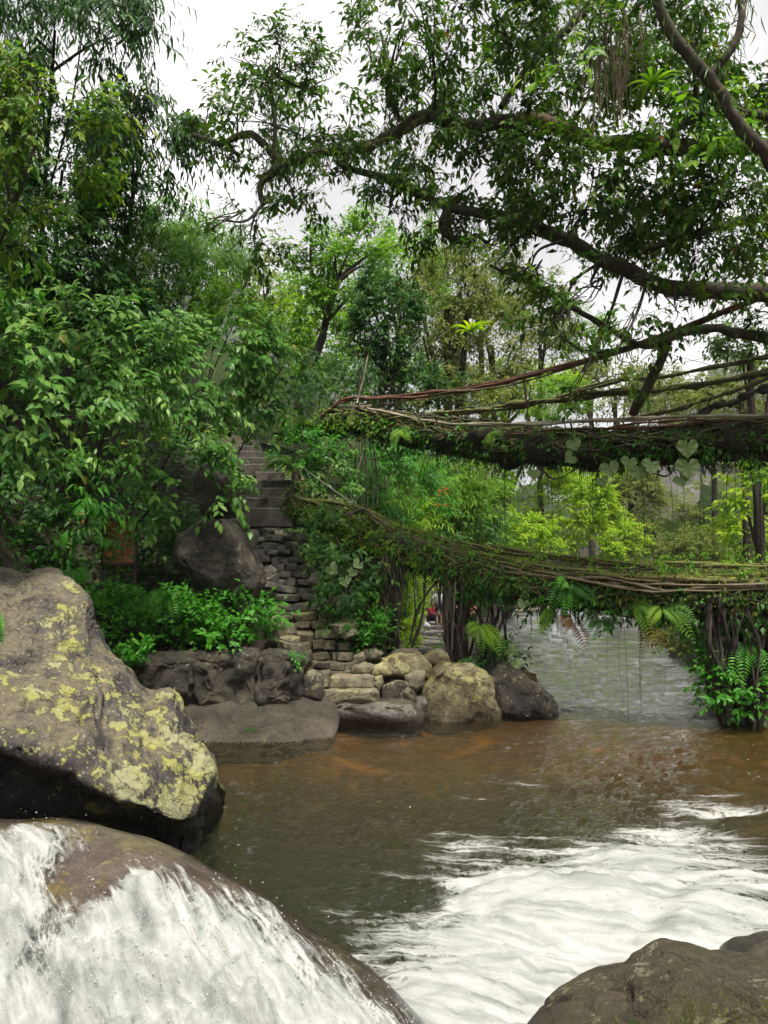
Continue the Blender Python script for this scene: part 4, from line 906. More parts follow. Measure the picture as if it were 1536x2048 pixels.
# poles, cable and wires by the bridge heads
def pole(name, label, cat, a, b, r, mat, seed=1):
    A_, B_ = W(*a), W(*b); n = 10; P = spline([A_, (A_ + B_) / 2 + np.random.default_rng(seed).normal(0, .012, 3), B_], n); V, F = tube(P, np.linspace(r, r * .8, n), 8, seed, .12)
    return mk(name, V, F, M[mat], loc=A_ if A_[2] < B_[2] else B_, label=label, cat=cat)
pole('pole', 'upper of two brown handrail poles beside the concrete steps', 'pole', (587, 916, 18.5), (622, 998, 17.2), .035, 'root_tan', 1)
pole('pole', 'lower shorter brown handrail pole beside the concrete steps', 'pole', (584, 935, 18.4), (615, 1001, 17.2), .035, 'root_red', 2)
pole('pole', 'pale bare stick standing above the left end of the upper bridge', 'pole', (714, 806, 19.3), (737, 704, 19.3), .022, 'bamboo_pole', 3)
pole('pole', 'dark leaning stick next to the pale bare stick', 'pole', (716, 812, 19.4), (721, 735, 19.4), .03, 'root_dark', 4)
pole('cable', 'pale steel cable slanting down to the lower bridge rail', 'cable', (598, 930, 18.2), (727, 1022, 16.3), .016, 'wire', 5)
for k, (pts, lb) in enumerate([([(980, 560, 18), (1250, 680, 16), (1540, 760, 14)], 'thin wire sloping down to the right among the canopy leaves'),
                               ([(700, 760, 20), (1000, 790, 18), (1540, 770, 15)], 'slack thin wire just above the upper bridge handrail'),
                               ([(1000, 690, 18), (1250, 640, 16), (1540, 540, 14)], 'thin wire rising to the right below the big limb'),
                               ([(1180, 760, 16.5), (1350, 728, 15.5), (1540, 690, 14.5)], 'short thin wire crossing the gap of pale hillside'),
                               ([(620, 660, 22), (950, 720, 19), (1540, 880, 14)], 'long thin wire falling across the bush behind the upper bridge')]):
    V, F = tube(spline(np.array([W(*p) for p in pts]), 30), .005, 5); mk('wire', V, F, M['root_dark'], loc=W(*pts[0]), label=lb, cat='wire')
pole('cane_strut', 'thin slanting cane between the two bridge heads', 'pole', (700, 1000, 18.3), (728, 900, 18.6), .014, 'root_tan', 8)

# information board
bd = thing('sign_board', 'rusty brown notice board half hidden under the left shrubs', 'sign', W(240, 1180, 14.4))
k = 14.4 / FPX; c = W(239, 1082, 14.4); hx, hz = 31 * k, 43 * k
def box(c, h, rot=0):
    s = np.array([[x, y, z] for x in (-1, 1) for y in (-1, 1) for z in (-1, 1)], float) * np.array(h); ca, sa = math.cos(rot), math.sin(rot)
    s = np.stack([s[:, 0] * ca - s[:, 1] * sa, s[:, 0] * sa + s[:, 1] * ca, s[:, 2]], -1) + np.array(c)
    return s, np.array([[0, 1, 3, 2], [4, 6, 7, 5], [0, 4, 5, 1], [2, 3, 7, 6], [0, 2, 6, 4], [1, 5, 7, 3]])
m, nt = new_mat('rusty painted board'); P = nd(nt, 'ShaderNodeTexCoord').outputs['Object']
n1 = noise_n(nt, P, 5, 6); c_ = ramp(nt, n1, [(.3, (.06, .022, .012)), (.5, (.19, .07, .022)), (.7, (.28, .12, .035))])
sep = nd(nt, 'ShaderNodeSeparateXYZ', {0: P})
rows = math_n(nt, 'GREATER_THAN', math_n(nt, 'SINE', math_n(nt, 'MULTIPLY', sep.outputs[2], 95)), .35)
words = math_n(nt, 'GREATER_THAN', noise_n(nt, nd(nt, 'ShaderNodeMapping', {'Vector': P, 'Scale': (60, 1, 14)}).outputs[0], 1, 2), .52)
c_ = mixc(nt, math_n(nt, 'MULTIPLY', math_n(nt, 'MULTIPLY', rows, words), .35), c_, (.30, .22, .05))
out(nt, nd(nt, 'ShaderNodeBsdfPrincipled', {'Base Color': c_, 'Roughness': .75}).outputs[0]); M['sign'] = m
V, F = box(c, (hx, .02, hz)); pan = mk('panel', V, F, m, bd, smooth=False)
for dx in (-1, 1):
    V, F = box(c + np.array([dx * (hx + .022), .01, -.35]), (.022, .03, hz + .45)); mk('post', V, F, M['bark_thin'], bd, smooth=False)
for dz in (-1, 1):
    V, F = box(c + np.array([0, -.005, dz * (hz + .018)]), (hx, .03, .018)); mk('frame', V, F, M['bark_thin'], pan, smooth=False)

# shaggy moss and small fibres over both bridges
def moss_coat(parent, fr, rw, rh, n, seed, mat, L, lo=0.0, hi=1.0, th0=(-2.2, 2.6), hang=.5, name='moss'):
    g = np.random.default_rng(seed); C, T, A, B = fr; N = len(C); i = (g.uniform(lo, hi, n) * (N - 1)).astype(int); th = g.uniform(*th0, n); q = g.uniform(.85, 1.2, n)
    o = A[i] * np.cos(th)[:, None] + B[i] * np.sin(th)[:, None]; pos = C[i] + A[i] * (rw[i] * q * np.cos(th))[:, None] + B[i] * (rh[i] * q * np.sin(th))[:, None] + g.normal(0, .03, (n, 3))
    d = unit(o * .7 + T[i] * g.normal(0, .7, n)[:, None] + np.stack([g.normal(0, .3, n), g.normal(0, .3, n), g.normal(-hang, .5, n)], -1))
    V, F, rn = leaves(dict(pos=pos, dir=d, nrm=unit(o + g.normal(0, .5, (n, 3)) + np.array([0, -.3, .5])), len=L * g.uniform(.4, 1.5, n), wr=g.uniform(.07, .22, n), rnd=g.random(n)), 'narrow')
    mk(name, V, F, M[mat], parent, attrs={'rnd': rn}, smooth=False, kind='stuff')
def rail_moss(parent, pts, n, seed, mat, L, sp=.05):
    g = np.random.default_rng(seed); P = spline(np.array([W(*p) for p in pts]), 300); i = g.integers(0, 300, n); pos = P[i] + g.normal(0, sp, (n, 3))
    d = unit(np.stack([g.normal(0, .6, n), g.normal(-.2, .5, n), g.normal(-.25, .6, n)], -1)); V, F, rn = leaves(dict(pos=pos, dir=d, nrm=unit(g.normal(size=(n, 3)) + np.array([0, -.6, .8])), len=L * g.uniform(.4, 1.5, n), wr=g.uniform(.12, .4, n), rnd=g.random(n)), 'narrow'); mk('moss', V, F, M[mat], parent, attrs={'rnd': rn}, smooth=False, kind='stuff')
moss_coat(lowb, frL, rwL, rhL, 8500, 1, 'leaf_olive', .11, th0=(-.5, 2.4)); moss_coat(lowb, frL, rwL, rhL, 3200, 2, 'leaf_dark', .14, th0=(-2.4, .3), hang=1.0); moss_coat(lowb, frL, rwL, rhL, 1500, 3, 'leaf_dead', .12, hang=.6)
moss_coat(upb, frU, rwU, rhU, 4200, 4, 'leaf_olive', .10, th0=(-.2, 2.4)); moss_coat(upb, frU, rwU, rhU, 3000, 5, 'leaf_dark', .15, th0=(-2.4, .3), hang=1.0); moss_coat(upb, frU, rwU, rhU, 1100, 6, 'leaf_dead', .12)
rail_moss(lowb, [(600, 1003, 16.9), (725, 1022, 16.3), (815, 1075, 15.7), (900, 1103, 15.2), (1000, 1124, 14.6), (1100, 1142, 14.1), (1250, 1154, 13.5), (1400, 1156, 13.1), (1536, 1152, 12.8)], 4200, 7, 'leaf_olive', .075)
rail_moss(lowb, [(720, 1020, 17.0), (900, 1084, 16.2), (1100, 1113, 15.1), (1250, 1128, 14.6), (1536, 1130, 13.7)], 2600, 8, 'leaf_olive', .065, .04)
rail_moss(upb, [(830, 832, 19.3), (1050, 808, 17.6), (1200, 787, 16.6), (1400, 770, 15.6), (1536, 748, 15.0)], 700, 9, 'leaf_dark', .08)

# ------------------------------------------------------------------ the great fig whose limbs hang over the river
fig = thing('fig_tree', 'giant fig with mossy limbs and dark hanging leaves spreading over the whole upper right', 'tree', (9.6, 13.2, .8))
rng = np.random.default_rng(23)
V, F = tube(spline([(9.6, 13.2, .2), (9.5, 13.2, 4), (9.2, 13.2, 8), (9.0, 13.0, 12), (8.6, 12.6, 16)], 40), np.linspace(1.1, .55, 40), 18, 3, .18)
mk('trunk', V, F, M['bark'], fig)
LIMB = []
def limb(pts, r0, r1, mat='bark', name='limb', seed=0, bump=.22):
    P = spline(np.array([W(*p) for p in pts]), 70); P = P + .05 * np.stack([fbm(P * 1.3 + 5 * j, 3, seed) for j in range(3)], -1)
    V, F = tube(P, np.linspace(r0, r1, 70), 11, seed, bump); LIMB.append(P[::3]); return mk(name, V, F, M[mat], fig)
limb([(1850, 420, 13.2), (1700, 340, 13.2), (1536, 296, 13.2), (1400, 300, 13.0), (1270, 290, 12.8), (1180, 283, 12.8)], .18, .13, 'bark', seed=1)
limb([(1180, 283, 12.8), (1130, 262, 12.8), (1085, 240, 12.8), (1030, 238, 12.9)], .13, .12, 'bark_bare', seed=2, bump=.15)
limb([(1030, 238, 12.9), (940, 246, 13.0), (850, 236, 13.2), (790, 266, 13.4), (720, 296, 13.6), (640, 302, 13.8)], .12, .08, 'bark', seed=3)
limb([(640, 302, 13.8), (580, 328, 13.9), (545, 312, 14), (500, 270, 14.1), (430, 282, 14.3), (385, 270, 14.4)], .095, .05, 'bark', seed=4)
limb([(850, 238, 13.2), (790, 266, 13.4), (735, 292, 13.55), (690, 300, 13.6)], .085, .07, 'bark_bare', seed=44, bump=.1)
limb([(580, 328, 13.9), (540, 350, 13.9), (520, 372, 13.9), (530, 412, 13.9)], .10, .05, 'bark', 'branch', 5)
limb([(545, 312, 14), (552, 250, 14), (548, 190, 14.1), (545, 130, 14.2)], .05, .02, 'bark', 'branch', 6)
limb([(1850, 640, 13.4), (1700, 632, 13.4), (1536, 590, 13.3), (1440, 585, 13.2), (1330, 570, 13.1), (1220, 520, 13.1), (1120, 470, 13.2), (1020, 435, 13.4), (930, 415, 13.6), (860, 398, 13.8)], .18, .09, 'bark', seed=7)
limb([(860, 398, 13.8), (800, 372, 14.0), (745, 350, 14.2), (680, 332, 14.2)], .10, .06, 'bark', seed=8)
limb([(905, 412, 13.7), (886, 440, 13.6), (890, 472, 13.6), (930, 485, 13.6), (950, 470, 13.6)], .09, .05, 'bark', 'branch', 9)
limb([(1290, -60, 9.0), (1340, 50, 9.1), (1400, 130, 9.2), (1470, 230, 9.3), (1540, 310, 9.4), (1640, 450, 9.6)], .06, .09, 'bark', seed=10)
limb([(1420, 155, 9.2), (1460, 90, 9.2), (1480, 10, 9.2), (1475, -60, 9.2)], .055, .035, 'bark', 'branch', 11)
limb([(1190, 5, 13), (1130, 60, 13), (1075, 110, 13), (1035, 170, 13), (1000, 220, 12.9)], .08, .05, 'bark', 'branch', 12)
limb([(800, 240, 13.4), (780, 190, 13.4), (775, 130, 13.5), (760, 60, 13.6)], .05, .02, 'bark', 'branch', 13)
limb([(1700, 700, 13.6), (1536, 672, 14), (1440, 658, 14.2), (1370, 668, 14.3), (1290, 690, 14.4), (1190, 640, 14.6), (1050, 560, 15), (980, 530, 15.2)], .12, .03, 'bark', 'branch', 14)
limb([(1340, 680, 14.3), (1320, 720, 14.5), (1295, 770, 14.8), (1262, 830, 15.2)], .10, .09, 'bark', 'branch', 15)
limb([(1290, 690, 14.4), (1230, 705, 14.6), (1170, 700, 14.8), (1120, 670, 15)], .06, .03, 'bark', 'branch', 16)
limb([(1700, 500, 13.2), (1536, 440, 13.2), (1430, 455, 13.1), (1340, 480, 13.1), (1290, 500, 13.1)], .10, .05, 'bark', 'branch', 17)
limb([(1700, 300, 12.8), (1536, 235, 12.6), (1430, 225, 12.6), (1340, 260, 12.7)], .08, .05, 'bark', 'branch', 18)
ALL = np.vstack(LIMB)
CL = [(560, 150, 110, 75, 1.0), (475, 225, 90, 60, .9), (640, 190, 100, 80, 1.0), (470, 325, 45, 40, .6), (745, 130, 50, 110, .9), (600, 255, 140, 50, 1.3), (425, 262, 55, 45, 1.4), (690, 345, 90, 50, 1.2), (590, 385, 110, 40, 1.0),
      (440, 440, 40, 30, .7), (500, 470, 60, 50, 1.2), (500, 60 + 70, 60, 50, .6), (700, 250, 70, 60, 1.2), (800, 60, 60, 60, 1.2),
      (860, 50, 110, 90, 1.3), (980, 50, 120, 90, 1.5), (1100, 60, 120, 100, 1.5), (900, 190, 120, 70, 1.5), (1050, 170, 110, 70, 1.4), (1180, 150, 100, 100, 1.6), (1250, 50, 120, 90, 1.7), (1400, 50, 130, 90, 1.6), (1460, 170, 110, 90, 1.7), (1320, 200, 120, 80, 1.7),
      (850, 330, 110, 60, 1.5), (960, 330, 110, 70, 1.4), (1080, 330, 120, 70, 1.4), (1200, 370, 120, 80, 1.5), (1330, 370, 130, 80, 1.6), (1460, 380, 120, 90, 1.8), (880, 440, 80, 60, 1.6), (780, 420, 70, 60, 1.0), (1120, 430, 110, 60, 1.4), (1250, 470, 110, 70, 1.6),
      (1400, 480, 130, 70, 1.8), (1490, 540, 80, 60, 1.5), (1200, 580, 100, 45, 1.2), (1350, 610, 90, 35, 1.0), (1120, 640, 80, 50, .9), (1240, 690, 70, 40, .9), (980, 500, 70, 50, 1.0), (1060, 540, 80, 50, .9), (1490, 640, 60, 30, .9), (1170, 740, 50, 25, .6), (1000, 240, 140, 45, 1.2), (850, 250, 80, 40, 1.6)]
for k, (px, py, a, b, dn) in enumerate(CL):
    Y = 13.2 + rng.uniform(-1.6, 1.4) + (.6 if px < 700 else 0)
    c = W(px, py, Y); q = Y / FPX; r = np.array([a * q, .9 + .3 * rng.random(), b * q])
    _, C = foliage_part(fig, rng, c, r, 'fig', dn * (.74 if px < 1100 else .88), 1.0, gap=.55, bias=None, face=(0, 0, 0))
    j = np.argmin(np.linalg.norm(ALL - c, axis=1)); s0 = ALL[j]; T = []
    T.append(tube(spline([s0, (s0 + c) / 2 + rng.normal(0, .12, 3), c], 12), np.linspace(.035, .014, 12), 6, k, .2))
    for e in C[rng.integers(0, len(C), min(9, len(C)))]: T.append(tube(spline([s0 + (c - s0) * rng.uniform(.4, 1), (c + e) / 2 + rng.normal(0, .08, 3), e], 8), np.linspace(.014, .005, 8), 4))
    V, F = join(T); mk('branch', V, F, M['bark_thin'], fig)
# epiphytes and moss beards along the limbs
V_, F_, R_, o_ = [], [], [], 0
def limb_fringe(P, n, seed, hang, mat, L, wr, name):
    g = np.random.default_rng(seed); i = g.integers(0, len(P), n); pos = P[i] + g.normal(0, .10, (n, 3)); 
    d = unit(np.stack([g.normal(0, .35, n), g.normal(0, .35, n), g.normal(-hang, .45, n)], -1)); nr = unit(g.normal(size=(n, 3)) + np.array([0, -.5, .4]))
    R = dict(pos=pos, dir=d, nrm=nr, len=L * g.uniform(.5, 1.4, n), wr=np.full(n, wr), rnd=g.random(n)); V, F, rn = leaves(R, 'narrow'); mk(name, V, F, M[mat], fig, attrs={'rnd': rn}, kind='stuff')
for k, P in enumerate(LIMB):
    Pd = spline(P, 160); limb_fringe(Pd, 260 if k in (2, 3, 6, 7) else 130, 900 + k, .9, 'leaf_dark', .24, .07, 'moss')
    limb_fringe(Pd + np.array([0, 0, .08]), 90, 950 + k, -.7, 'leaf_olive', .16, .16, 'epiphyte')
# hanging vine curtain at the top and tan aerial roots
for k in range(46):
    px = rng.normal(1225, 32); y0 = rng.uniform(-20, 120); a = W(px, y0, 11.5 + rng.uniform(-.4, .4)); b = W(px + rng.normal(0, 14), y0 + rng.uniform(90, 200), 11.5)
    root(fig, spline([a, (a + b) / 2 + rng.normal(0, .06, 3), b], 10), .012, .005, 'root_tan', k, 4, 0, 'aerial_root')
for k in range(60):
    P = LIMB[[0, 2, 3, 6, 7, 9, 13][k % 7]]; p = P[rng.integers(0, len(P))]; l = rng.uniform(.3, 1.3); e = p + np.array([rng.normal(0, .06), rng.normal(0, .06), -l])
    root(fig, spline([p, (p + e) / 2 + rng.normal(0, .04, 3), e], 8), .006, .003, 'root_dark', k, 4, 0, 'aerial_root')
# pale broad-leaved climber on the right-hand limb
cl = thing('climber', 'pale green broad-leaved climber lit up on the limb at the right edge', 'vine', W(1390, 300, 12.2))
for (px, py, a, b, dn) in [(1400, 250, 90, 45, 1.2), (1340, 290, 50, 40, 1.2), (1450, 300, 70, 50, 1.0), (1150, 120, 50, 60, .5), (1190, 270, 40, 40, .9)]:
    q = 11.6 / FPX; foliage_part(cl, rng, W(px, py, 11.6), np.array([a * q, .5, b * q]), 'ovate', dn, 1.15, mat='leaf_fresh', bias=None)
# long strap leaves and bird's nest fern
def rosette(name, label, cat, c, n, L, w, mat, seed, droop=.5, up=.7, group=None):
    g = np.random.default_rng(seed); t = thing(name, label, cat, c, group)
    for k in range(n):
        a = 2 * np.pi * k / n + g.normal(0, .2); d = np.array([math.cos(a), math.sin(a), 0]); s = np.linspace(0, 1, 9); l = L * g.uniform(.7, 1.1); u = up * g.uniform(.7, 1.2)
        C = np.asarray(c)[None] + (d[None] * s[:, None] + np.array([0, 0, 1])[None] * (u * s - (u * droop + .3 * droop) * s ** 2)[:, None] * 1.3) * l
        x = np.array([-d[1], d[0], 0]); ww = w * np.sin(np.pi * np.clip(s * .86 + .12, 0, 1)) ** .7; ww[-1] = .001
        V = np.stack([C - x * ww[:, None] + [0, 0, .25 * w], C, C + x * ww[:, None] + [0, 0, .25 * w]], 1).reshape(-1, 3)
        mk('frond', V, grid_faces(9, 3), M[mat], t, attrs={'rnd': np.full(27, g.random())})
    return t
rosette('nest_fern', 'bright lime nest fern perched in the olive tree above the upper bridge', 'fern', W(942, 665, 26.5), 20, .75, .06, 'leaf_lime', 5)
rosette('nest_fern', 'strap-leaved fern perched in the canopy left of the big pale climber', 'fern', W(1305, 170, 11.4), 12, .5, .03, 'leaf_fresh', 6, .8)

# ------------------------------------------------------------------ shrubs and trees, near to far
PL = [
 # left bank, large ovate leaves
 ('shrub', 'large-leaved shrub drooping at the left edge above the lichen boulder', 'shrub', 25, 800, 9.6, 140, 150, 'ovate', 1.7, dict(singles=300, gap=.5)),
 ('shrub', 'broad large-leaved shrub in the middle of the left bank', 'shrub', 235, 765, 11.6, 165, 105, 'ovate', 2.0, dict(gap=.5)),
 ('shrub', 'large-leaved shrub on the crest of the left bank above the stairs', 'shrub', 425, 735, 13.8, 140, 115, 'ovate', 2.2, dict(gap=.6)),
 ('shrub', 'rounded shrub at the right end of the left bank, over the upper steps', 'shrub', 560, 780, 16.0, 90, 72, 'ovate', 2.6, {}),
 ('shrub', 'leafy branches hanging down in front of the leaning boulder', 'shrub', 350, 950, 13.2, 95, 85, 'ovate', 1.3, dict(gap=.3)),
 ('shrub', 'dark leafy branches hanging above the rusty notice board', 'shrub', 205, 890, 13.8, 80, 50, 'ovate', 1.3, dict(gap=.3)),
 ('shrub', 'pale-tipped shrub above the left edge of the bank crest', 'shrub', 95, 655, 11.4, 135, 65, 'ovate', 2.2, dict(gap=.5)),
 ('shrub', 'bright rounded shrub on top of the bank below the misty gap', 'shrub', 470, 640, 16, 85, 70, 'ovate', 2.4, dict(mat='leaf_fresh')),
 ('shrub', 'shadowed undergrowth in the dark hollow at the left edge', 'shrub', 60, 985, 14, 130, 80, 'dark', 1.0, dict(gap=.3)),
 ('shrub', 'low dark plants on the bank left of the notice board', 'shrub', 95, 1095, 13.8, 120, 50, 'coverd', 1.6, dict(gap=.6)),
 ('shrub', 'palm-like dark plant just left of the notice board', 'shrub', 175, 1050, 13.6, 45, 40, 'narrow', 1.2, dict(mat='leaf_cover')),
 ('shrub', 'dark shrub filling the shade behind the notice board', 'shrub', 300, 1080, 15.4, 100, 70, 'coverd', 1.5, {}),
 # behind the crest
 ('tree', 'dark tangled tree rising behind the left crest', 'tree', 60, 505, 15, 200, 130, 'dark', 2.6, dict(stem_r=.1)),
 ('tree', 'dark leafy mass between the left crest and the bamboo', 'tree', 200, 620, 16, 190, 95, 'dark', 2.6, dict(stem_r=.08)),
 ('bamboo', 'feathery bamboo clump in the middle of the left slope', 'bamboo', 330, 565, 17, 150, 80, 'bamboo', 2.6, dict(nb=9)),
 ('bamboo', 'lighter bamboo spray leaning right below the misty gap', 'bamboo', 405, 510, 18, 100, 55, 'bamboo', 2.2, dict(nb=7)),
 ('bamboo', 'small bamboo tuft in front of the dark tree at left', 'bamboo', 225, 505, 17.5, 90, 55, 'bamboo', 2.0, dict(nb=6)),
 # upper left trees
 ('tree', 'yellow-green young tree with broad leaves at the upper left edge', 'tree', 85, 250, 9.2, 125, 160, 'yellow', 1.5, dict(stem_r=.04, gap=.5, base=(-90, 760, 9.6), extra=[(20, 130, 9.0, 60, 60, 'yellow', 1.0), (160, 400, 9.6, 70, 60, 'yellow', .9), (30, 430, 9.4, 80, 80, 'yellow', 1.2)])),
 ('tree', 'dark drooping narrow-leaved tree in the top left corner', 'tree', 110, 60, 14, 220, 110, 'narrow', 2.3, dict(stem_r=.05, extra=[(265, 90, 14, 40, 120, 'narrow', 1.0), (300, 250, 15, 70, 80, 'narrow', 1.4)])),
 ('tree', 'dense dark tree whose crown juts right toward the pale sky gap', 'tree', 285, 285, 15.2, 110, 85, 'narrow', 2.4, dict(stem_r=.05)),
 ('tree', 'dark tree behind the yellow-green young tree', 'tree', 125, 340, 16, 165, 140, 'dark', 2.8, dict(stem_r=.05)),
 ('tree', 'small dark tree under the jutting crown', 'tree', 265, 420, 16.5, 80, 60, 'dark', 1.9, dict(stem_r=.05)),
 ('shrub', 'drooping fine-leaved shrub at the left rim of the misty gap', 'shrub', 350, 440, 19, 60, 60, 'narrow', 1.4, dict(mat='leaf_bamboo')),
 ('tree', 'dark round tree at the foot of the misty gap', 'tree', 395, 505, 24, 50, 60, 'dark', 2.4, dict(stem_r=.08)),
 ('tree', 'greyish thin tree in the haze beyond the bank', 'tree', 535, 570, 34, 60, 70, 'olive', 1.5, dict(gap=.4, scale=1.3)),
 # middle distance above the bridges
 ('tree', 'bright green forked tree standing above the upper steps', 'tree', 680, 545, 24, 115, 75, 'fresh', 1.7, dict(base=(622, 735, 24), stem_r=.11, gap=.5, nb=8, extra=[(620, 590, 24, 60, 60, 'fresh', 1.3), (730, 480, 24.5, 80, 45, 'fresh', 1.2), (590, 480, 24, 50, 40, 'fresh', .8)])),
 ('tree', 'dense dark conical tree right of the forked tree', 'tree', 772, 640, 23, 72, 100, 'dark', 4.0, dict(stem_r=.1, scale=.9)),
 ('tree', 'olive vine-draped tree carrying the lime nest fern', 'tree', 895, 620, 29, 85, 130, 'olive', 2.0, dict(stem_r=.2, gap=.8, nb=6)),
 ('tree', 'pale olive tree behind the upper bridge middle', 'tree', 985, 690, 33, 85, 115, 'olive', 1.9, dict(stem_r=.15, scale=1.1, gap=.6)),
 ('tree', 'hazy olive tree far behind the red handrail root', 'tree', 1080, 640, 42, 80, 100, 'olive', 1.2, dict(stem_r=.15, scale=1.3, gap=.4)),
 ('shrub', 'lime shrub beyond the bank right of the forked trunk', 'shrub', 660, 690, 27, 80, 60, 'fresh', 2.0, {}),
 ('shrub', 'lime shrub on the slope behind the bank crest', 'shrub', 565, 660, 27, 60, 60, 'lime', 2.0, {}),
 ('shrub', 'dark fern-leaved shrub at the left head of the upper bridge', 'shrub', 680, 770, 20.5, 60, 50, 'bamboo', 2.0, dict(mat='leaf_dark')),
 ('shrub', 'tangled green shrub behind the left end of the handrail', 'shrub', 810, 770, 24, 90, 50, 'dark', 2.2, {}),
 ('shrub', 'yellow-green brush behind the middle of the upper bridge', 'shrub', 920, 800, 28, 90, 40, 'olive', 2.2, {}),
 ('shrub', 'hazy lime brush seen through the upper handrails', 'shrub', 1090, 800, 40, 110, 40, 'fresh', 2.0, dict(scale=1.2)),
 ('shrub', 'pale brush low behind the right handrails', 'shrub', 1330, 800, 45, 110, 40, 'olive', 1.8, dict(scale=1.3)),
 ('tree', 'yellow-olive tree behind the handrails at the right edge', 'tree', 1480, 790, 26, 80, 70, 'olive', 1.8, dict(stem_r=.12, gap=.5)),
 ('tree', 'dark-leaved tree at the right edge above the handrails', 'tree', 1500, 690, 19, 80, 50, 'fig', 1.6, dict(stem_r=.1, gap=.5)),
 ('tree', 'broad bright green tree filling the gap behind the forked tree', 'tree', 600, 640, 40, 110, 110, 'fresh', 2.0, dict(stem_r=.2, scale=1.5)),
 ('tree', 'dense green tree behind the conical tree', 'tree', 800, 560, 42, 110, 120, 'fresh', 1.8, dict(stem_r=.2, scale=1.5, gap=.7)),
 ('tree', 'tall olive-green tree behind the nest fern tree', 'tree', 960, 590, 46, 110, 110, 'olive', 2.0, dict(stem_r=.2, scale=1.5, gap=.7)),
 ('tree', 'broad green tree behind the left handrail of the upper bridge', 'tree', 760, 760, 36, 150, 60, 'fresh', 2.2, dict(stem_r=.15, scale=1.4)),
 ('tree', 'wide lime tree beyond the middle handrails', 'tree', 1010, 780, 50, 140, 55, 'lime', 2.0, dict(stem_r=.2, scale=1.6)),
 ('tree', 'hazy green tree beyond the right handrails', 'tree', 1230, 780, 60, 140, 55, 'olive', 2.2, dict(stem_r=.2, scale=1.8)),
 ('tree', 'far green tree left of the leaning dark limb', 'tree', 1180, 690, 70, 90, 60, 'fresh', 1.4, dict(stem_r=.2, scale=2.0, gap=.5)),
 ('tree', 'broad pale tree filling the bank right of the slender olive tree', 'tree', 1420, 830, 60, 130, 50, 'olive', 2.0, dict(stem_r=.2, scale=1.8)),
 ('shrub', 'bright bush behind the far waterline left of the arching bush', 'shrub', 1010, 1090, 48, 70, 40, 'lime', 2.4, dict(scale=1.3)),
 ('shrub', 'bright lime slope bush above the arching bush', 'shrub', 1180, 955, 55, 100, 50, 'lime', 2.4, dict(scale=1.4)),
 # around the stairs
 ('shrub', 'leafy shrub between the concrete steps and the upper bridge head', 'shrub', 610, 905, 18.4, 60, 40, 'coverd', 2.0, dict(mat='leaf_cover')),
 ('shrub', 'shrub under the left head of the upper bridge', 'shrub', 655, 935, 18.6, 55, 55, 'ovate', 1.9, dict(scale=.8)),
 ('shrub', 'low leafy plants right of the concrete steps', 'shrub', 650, 985, 17.6, 45, 30, 'ovate', 1.8, dict(scale=.8)),
 ('shrub', 'leafy shrub below the start of the lower bridge', 'shrub', 645, 1080, 16.2, 42, 45, 'ovate', 2.0, dict(scale=.7)),
 ('shrub', 'shrub with broad pale leaves right of the stone stairs', 'shrub', 712, 1140, 15.6, 48, 45, 'ovate', 1.8, dict(scale=.95)),
 ('shrub', 'dark shrub half way up the right side of the stairs', 'shrub', 702, 1195, 15.2, 42, 40, 'coverd', 2.0, {}),
 ('shrub', 'small ferny plants at the right foot of the stairs', 'shrub', 735, 1255, 14.9, 40, 44, 'cover', 1.9, {}),
 ('shrub', 'dark undergrowth behind the left root bundle', 'shrub', 755, 1200, 16.6, 45, 80, 'coverd', 2.0, {}),
 ('shrub', 'small green tuft on the left edge of the steps near the top', 'shrub', 468, 955, 17.6, 28, 28, 'cover', 1.6, {}),
 ('shrub', 'mossy tuft beside the narrow concrete steps', 'shrub', 490, 985, 17.3, 22, 10, 'cover', 1.4, dict(scale=.8)),
 # between the bridges
 ('shrub', 'tall dark green shrub wall left between the two bridges', 'shrub', 800, 985, 21.5, 75, 105, 'bamboo', 2.6, dict(mat='leaf_cover', scale=1.1)),
 ('shrub', 'feathery green shrub below the middle of the upper bridge', 'shrub', 890, 970, 24, 75, 85, 'bamboo', 2.6, dict(mat='leaf_fresh')),
 ('shrub', 'bright yellow-green plume beside the dark shrub wall', 'shrub', 832, 1060, 20.5, 25, 40, 'bamboo', 2.0, dict(mat='leaf_lime')),
 ('shrub', 'dark shrub resting on the bank behind the lower handrail', 'shrub', 920, 1055, 24, 80, 50, 'dark', 2.4, {}),
 ('shrub', 'green shrub left of the grey trunk under the upper bridge', 'shrub', 960, 1010, 29, 60, 70, 'fresh', 2.2, {}),
 ('shrub', 'small lime bush just above the lower handrail', 'shrub', 1060, 1075, 36, 55, 45, 'lime', 2.6, {}),
 ('shrub', 'large lime bush arching over the river beyond the bridges', 'shrub', 1150, 1015, 42, 85, 75, 'lime', 2.6, dict(scale=1.1)),
 ('shrub', 'lime bush close under the upper bridge deck', 'shrub', 1075, 955, 46, 95, 45, 'lime', 2.4, dict(scale=1.1)),
 ('shrub', 'lime bush at the far waterline right of the arching bush', 'shrub', 1215, 1085, 46, 75, 50, 'lime', 2.4, dict(scale=1.2)),
 ('tree', 'olive feathery tree with a dark trunk beyond the lime bushes', 'tree', 1262, 1010, 54, 65, 90, 'olive', 2.2, dict(base=(1250, 1145, 54), stem_r=.22, scale=1.3)),
 ('shrub', 'yellowish bush on the far bank near the pale hillside', 'shrub', 1345, 1085, 62, 90, 40, 'olive', 2.4, dict(scale=1.4, mat='leaf_yellow')),
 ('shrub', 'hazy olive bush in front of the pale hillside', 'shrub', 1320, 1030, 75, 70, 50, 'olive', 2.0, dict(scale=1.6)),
 ('tree', 'slender olive tree on the right of the far bank', 'tree', 1400, 1095, 52, 60, 40, 'olive', 2.0, dict(stem_r=.1, scale=1.3)),
